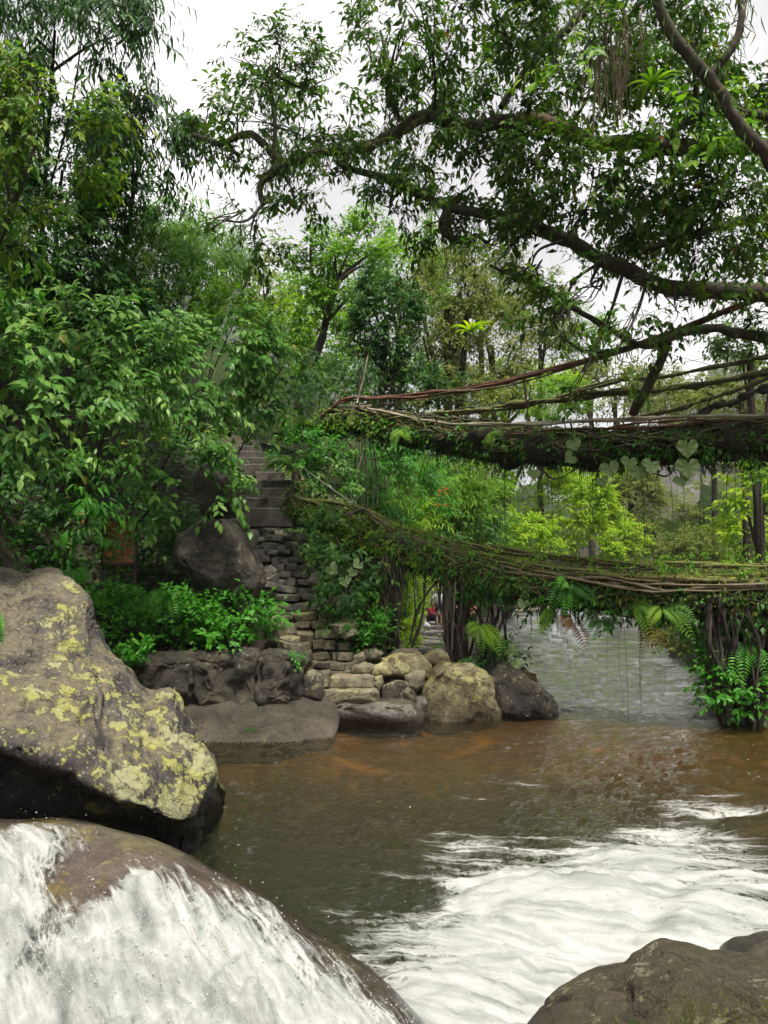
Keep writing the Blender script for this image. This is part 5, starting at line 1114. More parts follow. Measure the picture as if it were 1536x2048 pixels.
 ('tree', 'yellow-green leafy tree filling the right edge between the bridges', 'tree', 1515, 1010, 23, 70, 95, 'lime', 2.2, dict(stem_r=.1, gap=.7)),
 ('shrub', 'lime shrub leaning in from the right above the lower handrail', 'shrub', 1470, 1095, 27, 65, 40, 'lime', 2.4, {}),
 ('shrub', 'dark shrub above the right end of the lower bridge', 'shrub', 1520, 945, 18, 50, 40, 'fresh', 1.6, {}),
 # far bank and right bank below the bridge
 ('shrub', 'bright lime ferns on the bank beside the stone path', 'shrub', 820, 1205, 22, 24, 75, 'cover', 2.2, dict(scale=1.0, mat='leaf_lime')),
 ('shrub', 'lime plants at the near end of the stone path', 'shrub', 824, 1275, 18.5, 18, 35, 'cover', 2.2, dict(scale=.9, mat='leaf_lime')),
 ('shrub', 'lime creeper high on the bank above the walkers', 'shrub', 838, 1150, 28, 26, 35, 'cover', 2.2, dict(scale=1.2, mat='leaf_lime')),
 ('shrub', 'thin lime grass tuft right of the stone path', 'shrub', 892, 1290, 17.2, 9, 22, 'bamboo', 1.6, dict(mat='leaf_lime', scale=.6)),
 ('shrub', 'leafy stems around the brown root column at the river', 'shrub', 965, 1255, 14.9, 50, 55, 'cover', 1.2, dict(gap=.4)),
 ('shrub', 'dark plants rooted on the mossy boulder', 'shrub', 990, 1325, 14.4, 40, 25, 'coverd', 1.3, {}),
 ('shrub', 'mossy green bank bush on the far right shore under the bridge', 'shrub', 1375, 1270, 23, 60, 40, 'cover', 2.4, dict(scale=1.3, mat='leaf_olive')),
 ('shrub', 'leafy bush on the right shore between bank and root mass', 'shrub', 1420, 1290, 17, 50, 55, 'cover', 2.2, dict(scale=1.1)),
 ('shrub', 'dark green fern-leaved bush in front of the right root mass', 'shrub', 1470, 1340, 13.1, 45, 75, 'coverd', 2.0, dict(mat='leaf_cover')),
 ('shrub', 'dangling leaves beside the right root mass near the water', 'shrub', 1452, 1405, 12.9, 25, 35, 'coverd', 1.6, dict(mat='leaf_cover')),
 ('shrub', 'shrub under the right end of the lower bridge deck', 'shrub', 1510, 1260, 13.4, 60, 35, 'coverd', 1.6, {}),
 # ground layer of the left ledge
 ('ground_cover_plant', 'leafy ground cover at the left of the ledge beside the lichen boulder', 'plant', 225, 1230, 13.7, 70, 45, 'cover', 2.6, dict(ry=60)),
 ('ground_cover_plant', 'leafy ground cover in the middle of the ledge', 'plant', 345, 1235, 13.7, 90, 48, 'cover', 2.6, dict(ry=60)),
 ('ground_cover_plant', 'broad-leaved ground cover under the leaning boulder', 'plant', 465, 1240, 13.7, 70, 42, 'cover', 2.4, dict(ry=60, scale=1.3)),
 ('ground_cover_plant', 'small leafy tuft growing on the ledge wall beside the lichen boulder', 'plant', 285, 1335, 12.5, 35, 35, 'cover', 2.0, {}),
 ('ground_cover_plant', 'tiny green sprig on the right end of the ledge wall', 'plant', 588, 1330, 12.8, 16, 12, 'cover', 1.4, dict(scale=.7)),
]
for k, p in enumerate(PL):
    kw = dict(p[10]); kw.setdefault('twigs', p[5] < 12); kw.setdefault('stem_r', .016 if p[2] == 'shrub' else .05)
    plant(*p[:9], dens=p[9], seed=k, **kw)

# ------------------------------------------------------------------ creepers and ferns on the bridges
def bridge_vine(name, label, fr, rh, lo, hi, n, kind, seed, scale=.6, mat=None, side=.5, z0=.0, hang=.6):
    g = np.random.default_rng(seed); C, T, A, B = fr; N = len(C); K = dict(KIND[kind]); K['hang'] = hang
    i = (g.uniform(lo, hi, n) * (N - 1)).astype(int); th = g.uniform(-.6, 1.7, n)
    S = C[i] + A[i] * (side * np.cos(th))[:, None] + B[i] * (rh[i] * (np.sin(th) * 1.1 + z0))[:, None]
    D = unit(A[i] * .6 + T[i] * g.normal(0, .7, n)[:, None] + np.stack([0 * th, 0 * th, g.normal(-.15, .5, n)], -1))
    t = thing(name, label, 'vine', C[int((lo + hi) / 2 * (N - 1))])
    R = twig_leaves(g, S, D, K['tl'] * scale * g.uniform(.4, 1.0, n), K, scale, .004); V, F, rn = leaves(R, K['t'])
    mk('foliage', V, F, M[mat or K['mat']], t, attrs={'rnd': rn}, kind='stuff'); mk('stem', R['twV'], R['twF'], M['root_mossy'], t, kind='stuff'); return t
bridge_vine('creeper', 'pale-leaved creeper over the descending left part of the lower bridge', frL, rhL, .08, .42, 330, 'ovate', 1, .42, 'leaf_fresh')
bridge_vine('creeper', 'small-leaved creeper along the middle of the lower bridge', frL, rhL, .36, .68, 220, 'cover', 2, .9)
bridge_vine('creeper', 'dark creeper hanging under the right half of the lower bridge', frL, rhL, .45, .95, 330, 'coverd', 3, .9, None, .45, -.7, .9)
bridge_vine('creeper', 'sparse creeper on the right end of the lower bridge deck', frL, rhL, .66, .95, 120, 'cover', 4, .9)
bridge_vine('creeper', 'leafy creeper on the left third of the upper bridge', frU, rhU, .04, .32, 220, 'cover', 5, 1.0, 'leaf_fresh')
bridge_vine('creeper', 'sparse small-leaved creeper along the middle of the upper bridge', frU, rhU, .3, .62, 130, 'cover', 6, 1.0)
bridge_vine('creeper', 'small-leaved creeper scrambling along the near handrail of the lower bridge', frL, rhL, .12, .95, 170, 'cover', 14, .8, 'leaf_fresh', .52, .75)
bridge_vine('creeper', 'small dark creeper on the right end of the upper bridge', frU, rhU, .6, .95, 190, 'cover', 7, 1.1)
bridge_vine('creeper', 'ragged creeper hanging below the upper bridge deck', frU, rhU, .2, .9, 160, 'coverd', 8, .9, None, .4, -.8, .9)
def fern(name, label, c, n, L, seed, mat='leaf_cover', spread=1.0, down=.55, face=-1.0):
    g = np.random.default_rng(seed); t = thing(name, label, 'fern', c)
    for k in range(n):
        a = g.uniform(-1.0, 1.0) * spread; d = unit(np.array([math.sin(a), face * .55, g.uniform(-down - .2, .25)])); l = L * g.uniform(.7, 1.15); s = np.linspace(0, 1, 15)
        C = np.asarray(c) + (d[None] * s[:, None] + np.array([0, 0, -1.0])[None] * (down * s ** 2)[:, None]) * l; T = unit(np.gradient(C, axis=0))
        side = unit(np.cross(T, np.array([0, -1.0, .4]))); j = np.arange(1, 15); Ls = .28 * l * np.sin(np.pi * (s[j] * .85 + .12)) + .01
        P2 = np.concatenate([C[j], C[j]]); D2 = np.concatenate([side[j] + T[j] * .45, -side[j] + T[j] * .45]); R = dict(pos=P2, dir=D2, nrm=np.tile(np.array([0, -.7, .7]), (28, 1)) + g.normal(0, .1, (28, 3)), len=np.tile(Ls, 2), wr=np.full(28, .24), rnd=np.full(28, g.random()))
        V, F, rn = leaves(R, 'narrow'); V2, F2 = tube(C, np.linspace(.004, .0015, 15), 4); o = len(V)
        me_V = np.vstack([V, V2]); mk('frond', me_V, [F] + [f + o for f in F2], M[mat], t, attrs={'rnd': np.concatenate([rn, np.full(len(V2), .2)])}, smooth=False)
    return t
for k, (px, py, Y, n, L, lb, mt) in enumerate([
    (1135, 1165, 13.9, 8, .55, 'spreading fern on the side of the lower bridge near its middle', 'leaf_cover'),
    (1268, 1205, 13.4, 5, .5, 'bright fern fronds hanging under the lower bridge', 'leaf_fresh'),
    (1325, 1215, 13.3, 5, .55, 'pale fern fronds hanging right of the bright ones', 'leaf_fresh'),
    (1110, 1225, 14.0, 4, .55, 'fern fronds drooping toward the river under the bridge middle', 'leaf_fresh'),
    (1200, 1240, 13.8, 5, .5, 'dark fern fronds drooping beside a dead one', 'leaf_cover'),
    (1145, 1240, 13.9, 3, .55, 'withered brown fern hanging over the river', 'leaf_dead'),
    (1292, 1240, 13.4, 3, .5, 'withered tan fern hanging beside the bright fern', 'leaf_dead'),
    (150, 1140, 13.0, 7, .45, 'fern at the foot of the bank behind the lichen boulder', 'leaf_cover'),
    (330, 1180, 13.4, 6, .45, 'fern standing out of the ledge ground cover', 'leaf_cover'),
    (700, 1190, 14.9, 6, .4, 'dark fern right of the middle of the stairs', 'leaf_dark'),
    (985, 865, 16.6, 6, .3, 'small upright fern on the upper bridge deck', 'leaf_fresh'),
    (800, 860, 18.0, 6, .45, 'pale fern on the left part of the upper bridge', 'leaf_fresh'),
    (960, 1250, 14.5, 7, .5, 'fern among the stems right of the brown root column', 'leaf_fresh'),
    (560, 915, 18.0, 6, .5, 'yellowish fern beside the upper concrete steps', 'leaf_yellow'),
    (1490, 1285, 12.9, 6, .5, 'fern on the front of the right root mass', 'leaf_cover'),
    ]):
    fern('fern', lb, W(px, py, Y), n, L, 40 + k, mt)
# large lobed leaves climbing over the upper bridge
def heart_leaf(parent, c, L, seed, rot, label=None):
    g = np.random.default_rng(seed); nr_, na = 7, 40; th = np.linspace(0, 2*np.pi, na, endpoint=False)
    x = 16 * np.sin(th) ** 3 / 34; y = (13 * np.cos(th) - 5 * np.cos(2*th) - 2 * np.cos(3*th) - np.cos(4*th)) / 34     # heart, point down
    notch = 1 - .05 * np.maximum(0, np.sin(th * 14)) ** 2 * (np.abs(np.sin(th)) > .3)
    r = np.linspace(0, 1, nr_)[:, None]; X = r * x * notch; Z = r * y * notch; Yd = -.05 * np.sin(th * 10)[None] * r - .18 * np.abs(X) + .10 * r ** 2 * (Z < 0)
    V = np.stack([X, -Yd - .0 * X, Z], -1).reshape(-1, 3) * L; ca, sa = math.cos(rot), math.sin(rot); V = np.stack([V[:, 0] * ca - V[:, 2] * sa, V[:, 1], V[:, 0] * sa + V[:, 2] * ca], -1)
    tl = g.uniform(-.1, .35); V = np.stack([V[:, 0], V[:, 1] * math.cos(tl) - V[:, 2] * math.sin(tl), V[:, 1] * math.sin(tl) + V[:, 2] * math.cos(tl)], -1)
    vein = .35 + .5 * (np.sin(th * 10) > .75)[None] * np.ones((nr_, 1)); o = mk('leaf', V + c, grid_faces(nr_, na, cv=True), M['leaf_big'], parent, attrs={'rnd': vein.ravel()})
    a = np.asarray(c) + np.array([0, .02, .15 * L]); Vt, Ft = tube(spline([a, a + np.array([.02, .10, .15]), a + np.array([g.normal(0, .05), .35, .25])], 8), .009, 5); mk('leaf_stalk', Vt, Ft, M['leaf_cover'], o, attrs={'rnd': np.full(len(Vt), .5)})
vn = thing('climbing_arum', 'climber with huge pale heart-shaped leaves on the right half of the upper bridge', 'vine', W(1290, 920, 14.9))
for k, (px, py, w, ro) in enumerate([(1148, 889, 30, .3), (1140, 916, 28, -.9), (1220, 938, 38, .25), (1258, 926, 32, -.2), (1280, 944, 38, .15), (1302, 932, 36, -.3), (1375, 896, 42, .05), (1376, 936, 48, 0), (1068, 948, 26, .1), (1206, 962, 24, .4), (1362, 962, 30, .2)]):
    Y = 14.9 + (1290 - px) * .004; heart_leaf(vn, W(px, py, Y), w * 1.15 * Y / FPX, 60 + k, ro)
vn2 = thing('climbing_arum', 'broad-leaved plant with two pale leaves at the bend of the stairs', 'plant', W(690, 1170, 15.2))
for k, (px, py, w, ro) in enumerate([(690, 1162, 24, .2), (665, 1138, 26, .9), (715, 1128, 22, -.9), (705, 1145, 20, -.5)]): heart_leaf(vn2, W(px, py, 15.0), w * 15 / FPX * 1.2, 160 + k, ro)
vn3 = thing('climbing_arum', 'two glossy broad leaves on the mossy boulder by the river', 'plant', W(1020, 1320, 14.2))
for k, (px, py, w, ro) in enumerate([(1024, 1302, 24, 1.0), (1034, 1328, 20, .6), (1046, 1208, 22, -.3)]): heart_leaf(vn3, W(px, py, 14.1), w * 14 / FPX * 1.2, 260 + k, ro)
# orange bracts hanging between the bridges
ob = thing('orange_flower_spray', 'spray of orange flowers hanging in the shrub between the bridges', 'flowers', W(888, 1000, 20.6))
g = np.random.default_rng(4)
for (px, py) in [(886, 978), (894, 986), (880, 984), (892, 976), (876, 1010), (894, 1008)]:
    n = 9; c = W(px, py, 20.4); d = unit(g.normal(size=(n, 3)) + np.array([0, -.4, -.4])); V, F, rn = leaves(dict(pos=np.tile(c, (n, 1)), dir=d, nrm=unit(g.normal(size=(n, 3))), len=g.uniform(.08, .14, n), wr=np.full(n, .25), rnd=g.random(n)), 'narrow'); mk('flower', V, F, M['leaf_orange'], ob, attrs={'rnd': rn})
# two bare trunks beyond the bridge
pole('bare_tree', 'grey bare trunk standing under the middle of the upper bridge', 'tree', (966, 1120, 30), (975, 880, 30), .17, 'bark_bare', 31)
pole('bare_tree', 'thin leaning dark trunk left of the grey bare trunk', 'tree', (905, 1110, 25), (938, 905, 25), .10, 'bark_thin', 32)

# ------------------------------------------------------------------ ground layer, moss tufts, fallen leaves
g = np.random.default_rng(99)
def scatter(name, label, n, xr_, yr_, cond, L, mat, tm, lift=.25, seed=1, cat='ground cover'):
    g = np.random.default_rng(seed); x = g.uniform(*xr_, n); y = yr_[0] + (yr_[1] - yr_[0]) * g.random(n) ** 1.4; h, dl, dr, s, hd = ground_h(x, y); k = cond(x, y, dl, dr, s, hd)
    x, y, h = x[k], y[k], h[k]; n = len(x); sc = 1 + y / 45
    d = unit(np.stack([g.normal(0, .8, n), g.normal(-.5, .6, n), g.normal(-.1, .4, n)], -1)); nr = unit(np.stack([g.normal(0, .4, n), g.normal(-.5, .4, n), g.uniform(.4, 1.2, n)], -1))
    V, F, rn = leaves(dict(pos=np.stack([x, y, h + g.exponential(lift, n)], -1), dir=d, nrm=nr, len=L * sc * g.uniform(.6, 1.3, n), wr=g.uniform(.35, .5, n), rnd=g.random(n)), tm); return mk(name, V, F, M[mat], attrs={'rnd': rn}, kind='stuff', label=label, cat=cat)
near_st = lambda x, y: np.abs(x - stair_x(y)) > .95
scatter('ground_cover', 'dark leafy undergrowth carpeting the left hillside', 34000, (-16, 3), (13.9, 30), lambda x, y, dl, dr, s, hd: (hd > .15) & (near_st(x, y) | (y > 23)) , .13, 'leaf_dark', 'simple', .28, 1)
scatter('ground_cover', 'light green undergrowth on the far left bank of the river', 22000, (-30, 30), (22, 75), lambda x, y, dl, dr, s, hd: hd > .1, .16, 'leaf_fresh', 'simple', .35, 2)
scatter('ground_cover', 'green undergrowth on the right bank of the river', 14000, (5, 45), (12.6, 75), lambda x, y, dl, dr, s, hd: dr > .05, .15, 'leaf_cover', 'simple', .35, 3)
scatter('ground_cover', 'short leafy plants on the left bank beside the lichen boulder', 9000, (-13, -4.6), (6, 14), lambda x, y, dl, dr, s, hd: dl > .1, .13, 'leaf_dark', 'simple', .2, 4)
def tufts(name, label, centres, n, L, mat='grass', seed=1):
    g = np.random.default_rng(seed); c = np.repeat(np.array(centres), n, 0); m_ = len(c); pos = c + g.normal(0, .035, (m_, 3)) * np.array([1, 1, .3]); d = unit(np.stack([g.normal(0, .5, m_), g.normal(-.1, .5, m_), g.uniform(.5, 1.2, m_)], -1))
    V, F, rn = leaves(dict(pos=pos, dir=d, nrm=unit(g.normal(size=(m_, 3))), len=L * g.uniform(.5, 1.2, m_), wr=np.full(m_, .10), rnd=g.random(m_)), 'narrow'); return mk(name, V, F, M[mat], attrs={'rnd': rn}, kind='stuff', label=label, cat='moss')
nb_ = bpy.data.objects['near_boulder']; co = np.array([v.co for v in nb_.data.vertices]) + np.array(nb_.location); no = np.array([v.normal for v in nb_.data.vertices])
def on_near(px0, px1, n, lo=.15):
    t = unit(co - np.array([0, 0, CAM_Z])); px = 768 + FPX * co[:, 0] / (co[:, 1] * math.cos(PITCH) + (co[:, 2] - CAM_Z) * math.sin(PITCH))
    k = np.where((px > px0) & (px < px1) & (no[:, 2] > lo) & (co[:, 1] < 3.3))[0]; return co[g.choice(k, n)] if len(k) else co[:1]
tufts('moss_tuft', 'bright green grass-like moss tufts on the crest of the lower right boulder', on_near(1235, 1290, 12, .3), 40, .035, 'grass', 1)
tufts('moss_tuft', 'bright moss streak on the front of the lower right boulder', on_near(1180, 1240, 14, .1), 40, .028, 'grass', 2)
tufts('moss_fuzz', 'short brown moss fuzz over the lower right boulder', on_near(1000, 1600, 420, .1), 16, .022, 'leaf_olive', 3)
ws_ = bpy.data.objects['wet_slab']; co2 = np.array([v.co for v in ws_.data.vertices]) + np.array(ws_.location); no2 = np.array([v.normal for v in ws_.data.vertices])
pxs = 768 + FPX * co2[:, 0] / co2[:, 1]; kk = np.where((no2[:, 2] > .3) & (pxs > 440) & (pxs < 585) & (co2[:, 1] < 13.2))[0]
if len(kk): tufts('moss_patch', 'bright green moss patch on the low wet slab', co2[g.choice(kk, 320)] + g.normal(0, .04, (320, 3)) * np.array([1, 1, 0]), 12, .03, 'leaf_cover', 9)
def fallen(name, n, xr_, yr_, zf, seed, label):
    g = np.random.default_rng(seed); x = g.uniform(*xr_, n); y = g.uniform(*yr_, n); z = np.array([zf(a, b) for a, b in zip(x, y)]) + .015
    V, F, rn = leaves(dict(pos=np.stack([x, y, z], -1), dir=unit(np.stack([g.normal(size=n), g.normal(size=n), g.normal(0, .12, n)], -1)), nrm=unit(np.stack([g.normal(0, .25, n), g.normal(-.2, .25, n), np.ones(n)], -1)), len=g.uniform(.06, .13, n), wr=g.uniform(.35, .5, n), rnd=g.random(n)), 'simple'); return mk(name, V, F, M['leaf_dead'], attrs={'rnd': rn}, kind='stuff', label=label, cat='leaf litter')
fallen('leaf_litter', 160, (-5, -1.2), (12.95, 14.3), lambda a, b: max(gz(a, b), 1.04), 3, 'fallen brown leaves on the path above the ledge wall')
fallen('leaf_litter', 90, (-.6, 1.6), (14.5, 15.6), lambda a, b: gz(a, b) + .05, 5, 'fallen brown leaves around the foot of the root pillars')
rb = mk('red_leaf', *leaves(dict(pos=np.array([W(12, 1252, 8.75)]), dir=np.array([[1, -.2, .0]]), nrm=np.array([[0, -.6, .8]]), len=np.array([.11]), wr=np.array([.5]), rnd=np.array([.6])), 'ovate')[:2], M['leaf_orange'], loc=W(12, 1252, 8.75), attrs={'rnd': np.full(10, .6)}, label='single red fallen leaf on top of the lichen boulder', cat='leaf')
fern('sprig', 'small green sprig leaning over the lichen boulder at the left edge', W(-10, 1232, 8.6), 5, .28, 77, 'leaf_cover')

# ------------------------------------------------------------------ forest on the far slopes
g = np.random.default_rng(7); n = 1700
y_ = 76 + 930 * g.random(n) ** 1.5; x = (g.uniform(-.62, .68, n)) * y_; y = y_; h, dl, dr, s, hd = ground_h(x, y); k = (hd > 1) | (dr > 1)
px = x / y; k &= (px > -.75) & (px < .75); x, y, h = x[k], y[k], h[k]; n = len(x)
a = np.linspace(-.5, np.pi / 2, 5); b = np.linspace(-np.pi, np.pi, 9, endpoint=False); A_, B_ = np.meshgrid(a, b, indexing='ij'); sp = np.stack([np.cos(A_) * np.cos(B_), np.cos(A_) * np.sin(B_), np.sin(A_)], -1).reshape(-1, 3)
R = g.uniform(2.2, 4.8, n) * (1 + y / 500); pos = np.stack([x, y, h + R * .6], -1)
V = sp[None] * (R * 1.0)[:, None, None] * np.array([1, 1, 1.15]); q = (V + pos[:, None]).reshape(-1, 3); dsp = 1 + .38 * fbm(q * .45, 3, 66).reshape(n, -1)
V = V * dsp[..., None] + pos[:, None]; f = grid_faces(5, 9, cv=True)
m, nt = new_mat('far forest'); P = objco(nt); c = ramp(nt, noise_n(nt, P, .12, 6, .65), [(.3, (.03, .055, .018)), (.5, (.06, .10, .03)), (.7, (.13, .15, .055))]); c = mixc(nt, math_n(nt, 'MULTIPLY', noise_n(nt, P, 1.4, 5, .7), .6), c, (.02, .035, .015))
out(nt, nd(nt, 'ShaderNodeBsdfPrincipled', {'Base Color': c, 'Roughness': .9, 'Specular IOR Level': .1, 'Normal': bump_n(nt, noise_n(nt, P, 1.1, 6, .7), 1.0, .8)}).outputs[0])
mk('far_forest', V.reshape(-1, 3), (f[None] + (np.arange(n) * 45)[:, None, None]).reshape(-1, 4), m, kind='stuff', label='hazy forest covering the far hillsides', cat='forest')
gt = thing('grey_tree', 'grey-brown rounded tree on the hazy hillside at right', 'tree', W(1428, 1030, 120)); foliage_part(gt, g, W(1425, 1000, 120), np.array([4.2, 3, 2.6]), 'olive', 1.5, 4.0, mat='leaf_olive', twigs=False); V, F = tube(spline([W(1428, 1050, 120), W(1425, 1000, 120)], 6), .3, 6); mk('trunk', V, F, M['bark_thin'], gt)

# ------------------------------------------------------------------ people on the path
def skin_mesh(name, verts, edges, rad, mat, parent, rootv=0, sub=1):
    me = bpy.data.meshes.new(name); me.from_pydata([tuple(np.asarray(v, float)) for v in verts], edges, []); o = bpy.data.objects.new(name, me); COL.objects.link(o)
    md = o.modifiers.new('skin', 'SKIN'); md.use_smooth_shade = True
    for i, r in enumerate(rad): me.skin_vertices[0].data[i].radius = (r, r) if not isinstance(r, tuple) else r; me.skin_vertices[0].data[i].use_root = (i == rootv)
    sm = o.modifiers.new('sub', 'SUBSURF'); sm.levels = sub; sm.render_levels = sub
    bpy.context.view_layer.update(); me2 = bpy.data.meshes.new_from_object(o.evaluated_get(bpy.context.evaluated_depsgraph_get())); bpy.data.objects.remove(o)
    me2.materials.clear(); me2.materials.append(mat); ob_ = bpy.data.objects.new(name, me2); COL.objects.link(ob_); ob_.parent = parent; return ob_
def cmat(name, c, rough=.8): return plain_mat(name, tuple(v * .85 for v in c), c, rough, 20, .1)
SK = cmat('skin', (.34, .19, .13), .5); HR = cmat('black hair', (.012, .010, .010), .4)
def person(label, loc, rz, J, top, bottom, hair_len, cap=None, sleeves=.5, legs=1.0, scale=1.0):
    """J: joints in metres, figure faces -Y before rotation; one body surface, clothes as children"""
    t = thing('person', label, 'person', loc); t.rotation_euler = (0, 0, rz); t.scale = (scale,) * 3; ORG[t] = np.zeros(3)
    v, e, r = [], [], []
    def add(p, rad, prev=None):
        v.append(p); r.append(rad)
        if prev is not None: e.append((prev, len(v) - 1))
        return len(v) - 1
    pel = add(J['pelvis'], (.13, .10)); ch = add(J['chest'], (.15, .10), pel); nk = add(J['neck'], .055, ch); hd_ = add(J['head'], (.075, .085), nk); add(np.array(J['head']) + np.array([0, 0, .11]), (.07, .08), hd_)
    nose = np.array(J['head']) + np.array([0, -.10, .03]); add(nose, .014, hd_)
    for s in 'LR':
        sh = add(J['sh' + s], .05, ch); el = add(J['el' + s], .038, sh); wr = add(J['wr' + s], .026, el); d = unit(np.array(J['wr' + s]) - np.array(J['el' + s])); pm = add(np.array(J['wr' + s]) + d * .07, (.032, .018), wr); sx = np.array([1, 0, 0]) - d * d[0]; sx = unit(sx) if np.linalg.norm(sx) > .1 else np.array([0, 1., 0])
        for q in range(4): add(np.array(J['wr' + s]) + d * (.15 - .012 * abs(q - 1.4)) + sx * (q - 1.5) * .018, .008, pm)
        add(np.array(J['wr' + s]) + d * .09 + sx * (-.05 if s == 'R' else .05), .009, pm)
        hp = add(J['hip' + s], .085, pel); kn = add(J['kn' + s], .055, hp); an = add(J['an' + s], .035, kn); add(np.array(J['an' + s]) + np.array([0, -.13, -.05]), (.04, .025), an)
    skin_mesh('body', v, e, r, SK, t, 0, 1)
    A_ = lambda k: np.array(J[k], float)
    mix = lambda a, b, f: A_(a) + (A_(b) - A_(a)) * f
    vs_ = [A_('pelvis') + [0, 0, -.02], A_('chest'), mix('chest', 'neck', .6)] + sum([[A_('sh' + s), mix('sh' + s, 'el' + s, .6), mix('sh' + s, 'el' + s, 1.0) if sleeves <= .6 else mix('el' + s, 'wr' + s, .8)] for s in 'LR'], [])
    skin_mesh('shirt', vs_, [(0, 1), (1, 2), (1, 3), (3, 4), (4, 5), (1, 6), (6, 7), (7, 8)], [(.19, .145), (.185, .135), .07, .075, .066, .058, .075, .066, .058], top, t, 1, 1)
    vs_ = [A_('pelvis')] + sum([[A_('hip' + s), mix('hip' + s, 'kn' + s, .55 if legs < .5 else 1), (mix('hip' + s, 'kn' + s, .6) if legs < .5 else mix('kn' + s, 'an' + s, .95))] for s in 'LR'], [])
    skin_mesh('shorts' if legs < .5 else 'trousers', vs_, [(0, 1), (1, 2), (2, 3), (0, 4), (4, 5), (5, 6)], [(.165, .13), .11, .085 if legs < .5 else .075, .08 if legs < .5 else .055, .11, .085 if legs < .5 else .075, .08 if legs < .5 else .055], bottom, t, 0, 1)
    hv = [A_('head') + [0, .02, .10], A_('head') + [0, .05, .02]]; hr = [(.088, .095), (.085, .07)]
    if hair_len > .2: hv += [A_('head') + [0, .09, -.15], A_('head') + [0, .11, -.15 - hair_len * .6], A_('head') + [0, .12, -.15 - hair_len]]; hr += [(.075, .04), (.07, .03), (.04, .02)]
    skin_mesh('hair', hv, [(i, i + 1) for i in range(len(hv) - 1)], hr, HR, t, 0, 1)
    if cap: skin_mesh('cap', [A_('head') + [0, .01, .13], A_('head') + [0, -.02, .17], A_('head') + [0, -.14, .11]], [(0, 1), (0, 2)], [(.098, .105), (.07, .07), (.06, .012)], cap, t, 0, 1)
    return t
STAND = dict(pelvis=(0, 0, .90), chest=(0, .0, 1.22), neck=(0, .0, 1.42), head=(0, -.01, 1.52), shL=(.17, 0, 1.36), shR=(-.17, 0, 1.36), elL=(.25, .02, 1.10), elR=(-.25, .02, 1.10), wrL=(.22, -.12, .88), wrR=(-.24, -.10, .88), hipL=(.09, 0, .86), hipR=(-.09, 0, .86), knL=(.10, -.02, .48), knR=(-.10, -.01, .48), anL=(.11, .02, .07), anR=(-.10, .02, .07))
SIT = dict(pelvis=(0, 0, .30), chest=(0, -.06, .60), neck=(0, -.10, .78), head=(0, -.13, .88), shL=(.17, -.06, .74), shR=(-.17, -.06, .74), elL=(.24, -.20, .52), elR=(-.24, -.20, .52), wrL=(.12, -.38, .48), wrR=(-.12, -.38, .48), hipL=(.10, -.04, .28), hipR=(-.10, -.04, .28), knL=(.14, -.42, .46), knR=(-.14, -.42, .46), anL=(.14, -.40, .07), anR=(-.14, -.40, .07))
WOMAN = dict(STAND, elL=(.30, -.05, 1.16), wrL=(.28, -.22, 1.02), elR=(-.31, .02, 1.12), wrR=(-.33, -.08, .92))
def at_path(px, Y): p = W(px, 1240, Y); return np.array([p[0], Y, gz(p[0], Y) + .06])
person('person with long black hair in loose white top and dark shorts seen from behind', at_path(878, 35), math.pi + .2, WOMAN, cmat('white cotton', (.72, .71, .70)), cmat('black shorts', (.02, .02, .025)), .55, legs=.4, scale=1.0)
person('person standing in red shirt, dark trousers and pale cap', at_path(896, 38.5), .15, STAND, cmat('red shirt', (.62, .07, .07)), cmat('dark trousers', (.025, .025, .04)), .1, cap=cmat('pale cap', (.7, .68, .66)), sleeves=.9, scale=1.06)
person('person sitting on the path in red top and dark trousers', at_path(861, 36.5), .9, SIT, cmat('crimson top', (.66, .05, .09)), cmat('navy trousers', (.03, .03, .06)), .1, sleeves=.9)
person('person crouching in a pale orange top, glimpsed behind the brown root column', at_path(942, 36.0), -.5, SIT, cmat('pale orange top', (.55, .25, .16)), cmat('brown trousers', (.10, .06, .05)), .1, sleeves=.5, scale=1.15)
bp = at_path(857, 34.8); V, F, c = pillow([(850, 1262), (851, 1248), (856, 1242), (862, 1246), (863, 1260)], 35.2, .3, 9, amp=.05, p=4, facets=2, nt_=24, ns=14); mk('bag', V, F, cmat('dark bag', (.03, .03, .045)), loc=c, label='dark bag beside the sitting person', cat='bag')
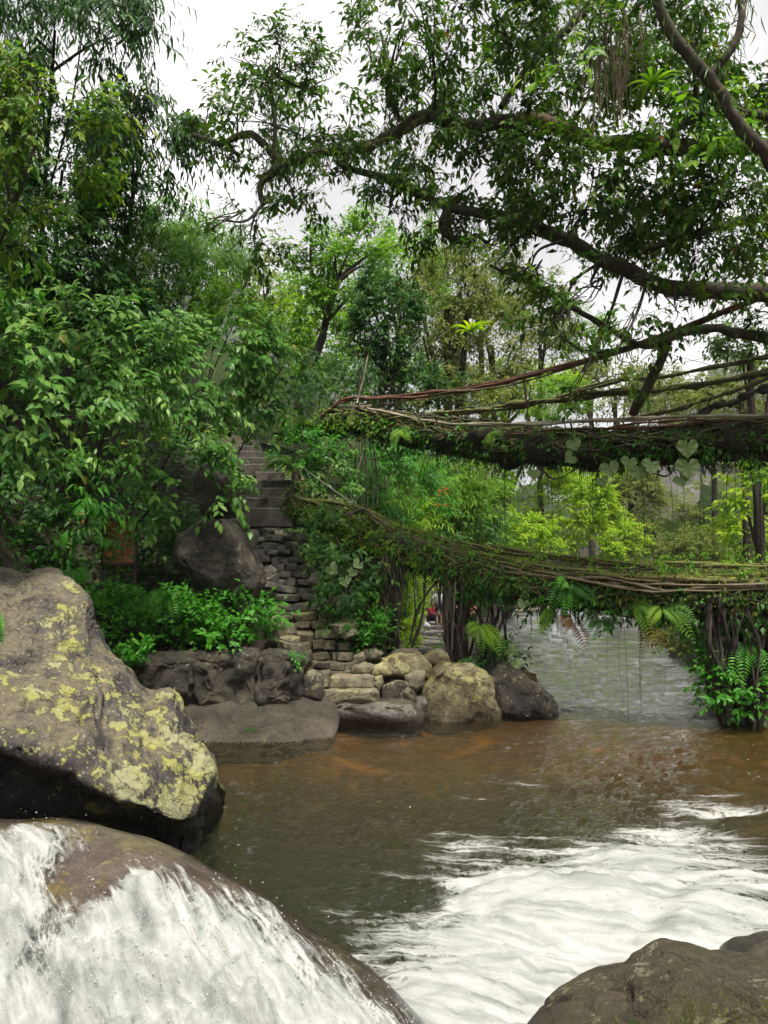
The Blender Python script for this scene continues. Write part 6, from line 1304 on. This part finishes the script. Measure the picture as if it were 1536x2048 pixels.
V, F, c = pillow([(846, 1254), (848, 1247), (857, 1246), (861, 1251), (858, 1256)], 33.0, .25, 19, amp=.12, p=3, facets=5, nt_=24, ns=14); mk('plastic_bag', V, F, cmat('white plastic', (.6, .64, .66)), loc=c, label='crumpled white plastic bag on the path', cat='bag')
# logs at the head of the pool
for k, (a, b, r, lb) in enumerate([((985, 1212, 60), (1095, 1218, 58), .16, 'long pale log lying at the far end of the river'), ((1030, 1222, 52), (1110, 1216, 56), .12, 'shorter driftwood log in front of the long pale log')]): pole('log', lb, 'log', a, b, r, 'bamboo_pole', 90 + k)

# ------------------------------------------------------------------ mist in the valley
tops = [gh.max()] + [float((np.array([v.co.z for v in o.data.vertices]).max() if len(o.data.vertices) else 0) + o.matrix_world.translation.z) for o in bpy.data.objects if o.type == 'MESH' and o.name.startswith(('far_forest',))]
z0, z1 = float(gh.min()) - 1.0, max(tops) + 2.0
V, F = box((0, 620, (z0 + z1) / 2), (905, 690, (z1 - z0) / 2)); m, nt = new_mat('valley mist')
vol = nd(nt, 'ShaderNodeVolumePrincipled', {'Color': (.93, .95, 1.0), 'Density': .00028, 'Anisotropy': .0}); nt.links.new(vol.outputs[0], nd(nt, 'ShaderNodeOutputMaterial').inputs['Volume'])
mk('haze', V, F, m, kind='stuff', smooth=False)
# families of alike things
GROUPS = {'shrub': 'shrubs covering the banks', 'tree': 'trees on the banks and behind the bridges', 'fern': 'ferns on the bridges and banks', 'vine': 'climbing plants on bridges and limbs', 'boulder': 'boulders around the pool', 'stone': 'loose stones at the foot of the stairs',
          'person': 'people on the riverside path', 'wire': 'thin wires above the upper bridge', 'pole': 'sticks and poles at the bridge heads', 'log': 'driftwood at the far end of the river', 'roots': 'root pillars under the lower bridge', 'bridge': 'living root bridges',
          'bamboo': 'bamboo clumps on the left slope', 'plant': 'low plants on the ledge and rocks', 'bag': 'bags on the path'}
for o in bpy.data.objects:
    if o.parent is None and o.get('category') in GROUPS: o['group'] = GROUPS[o['category']]
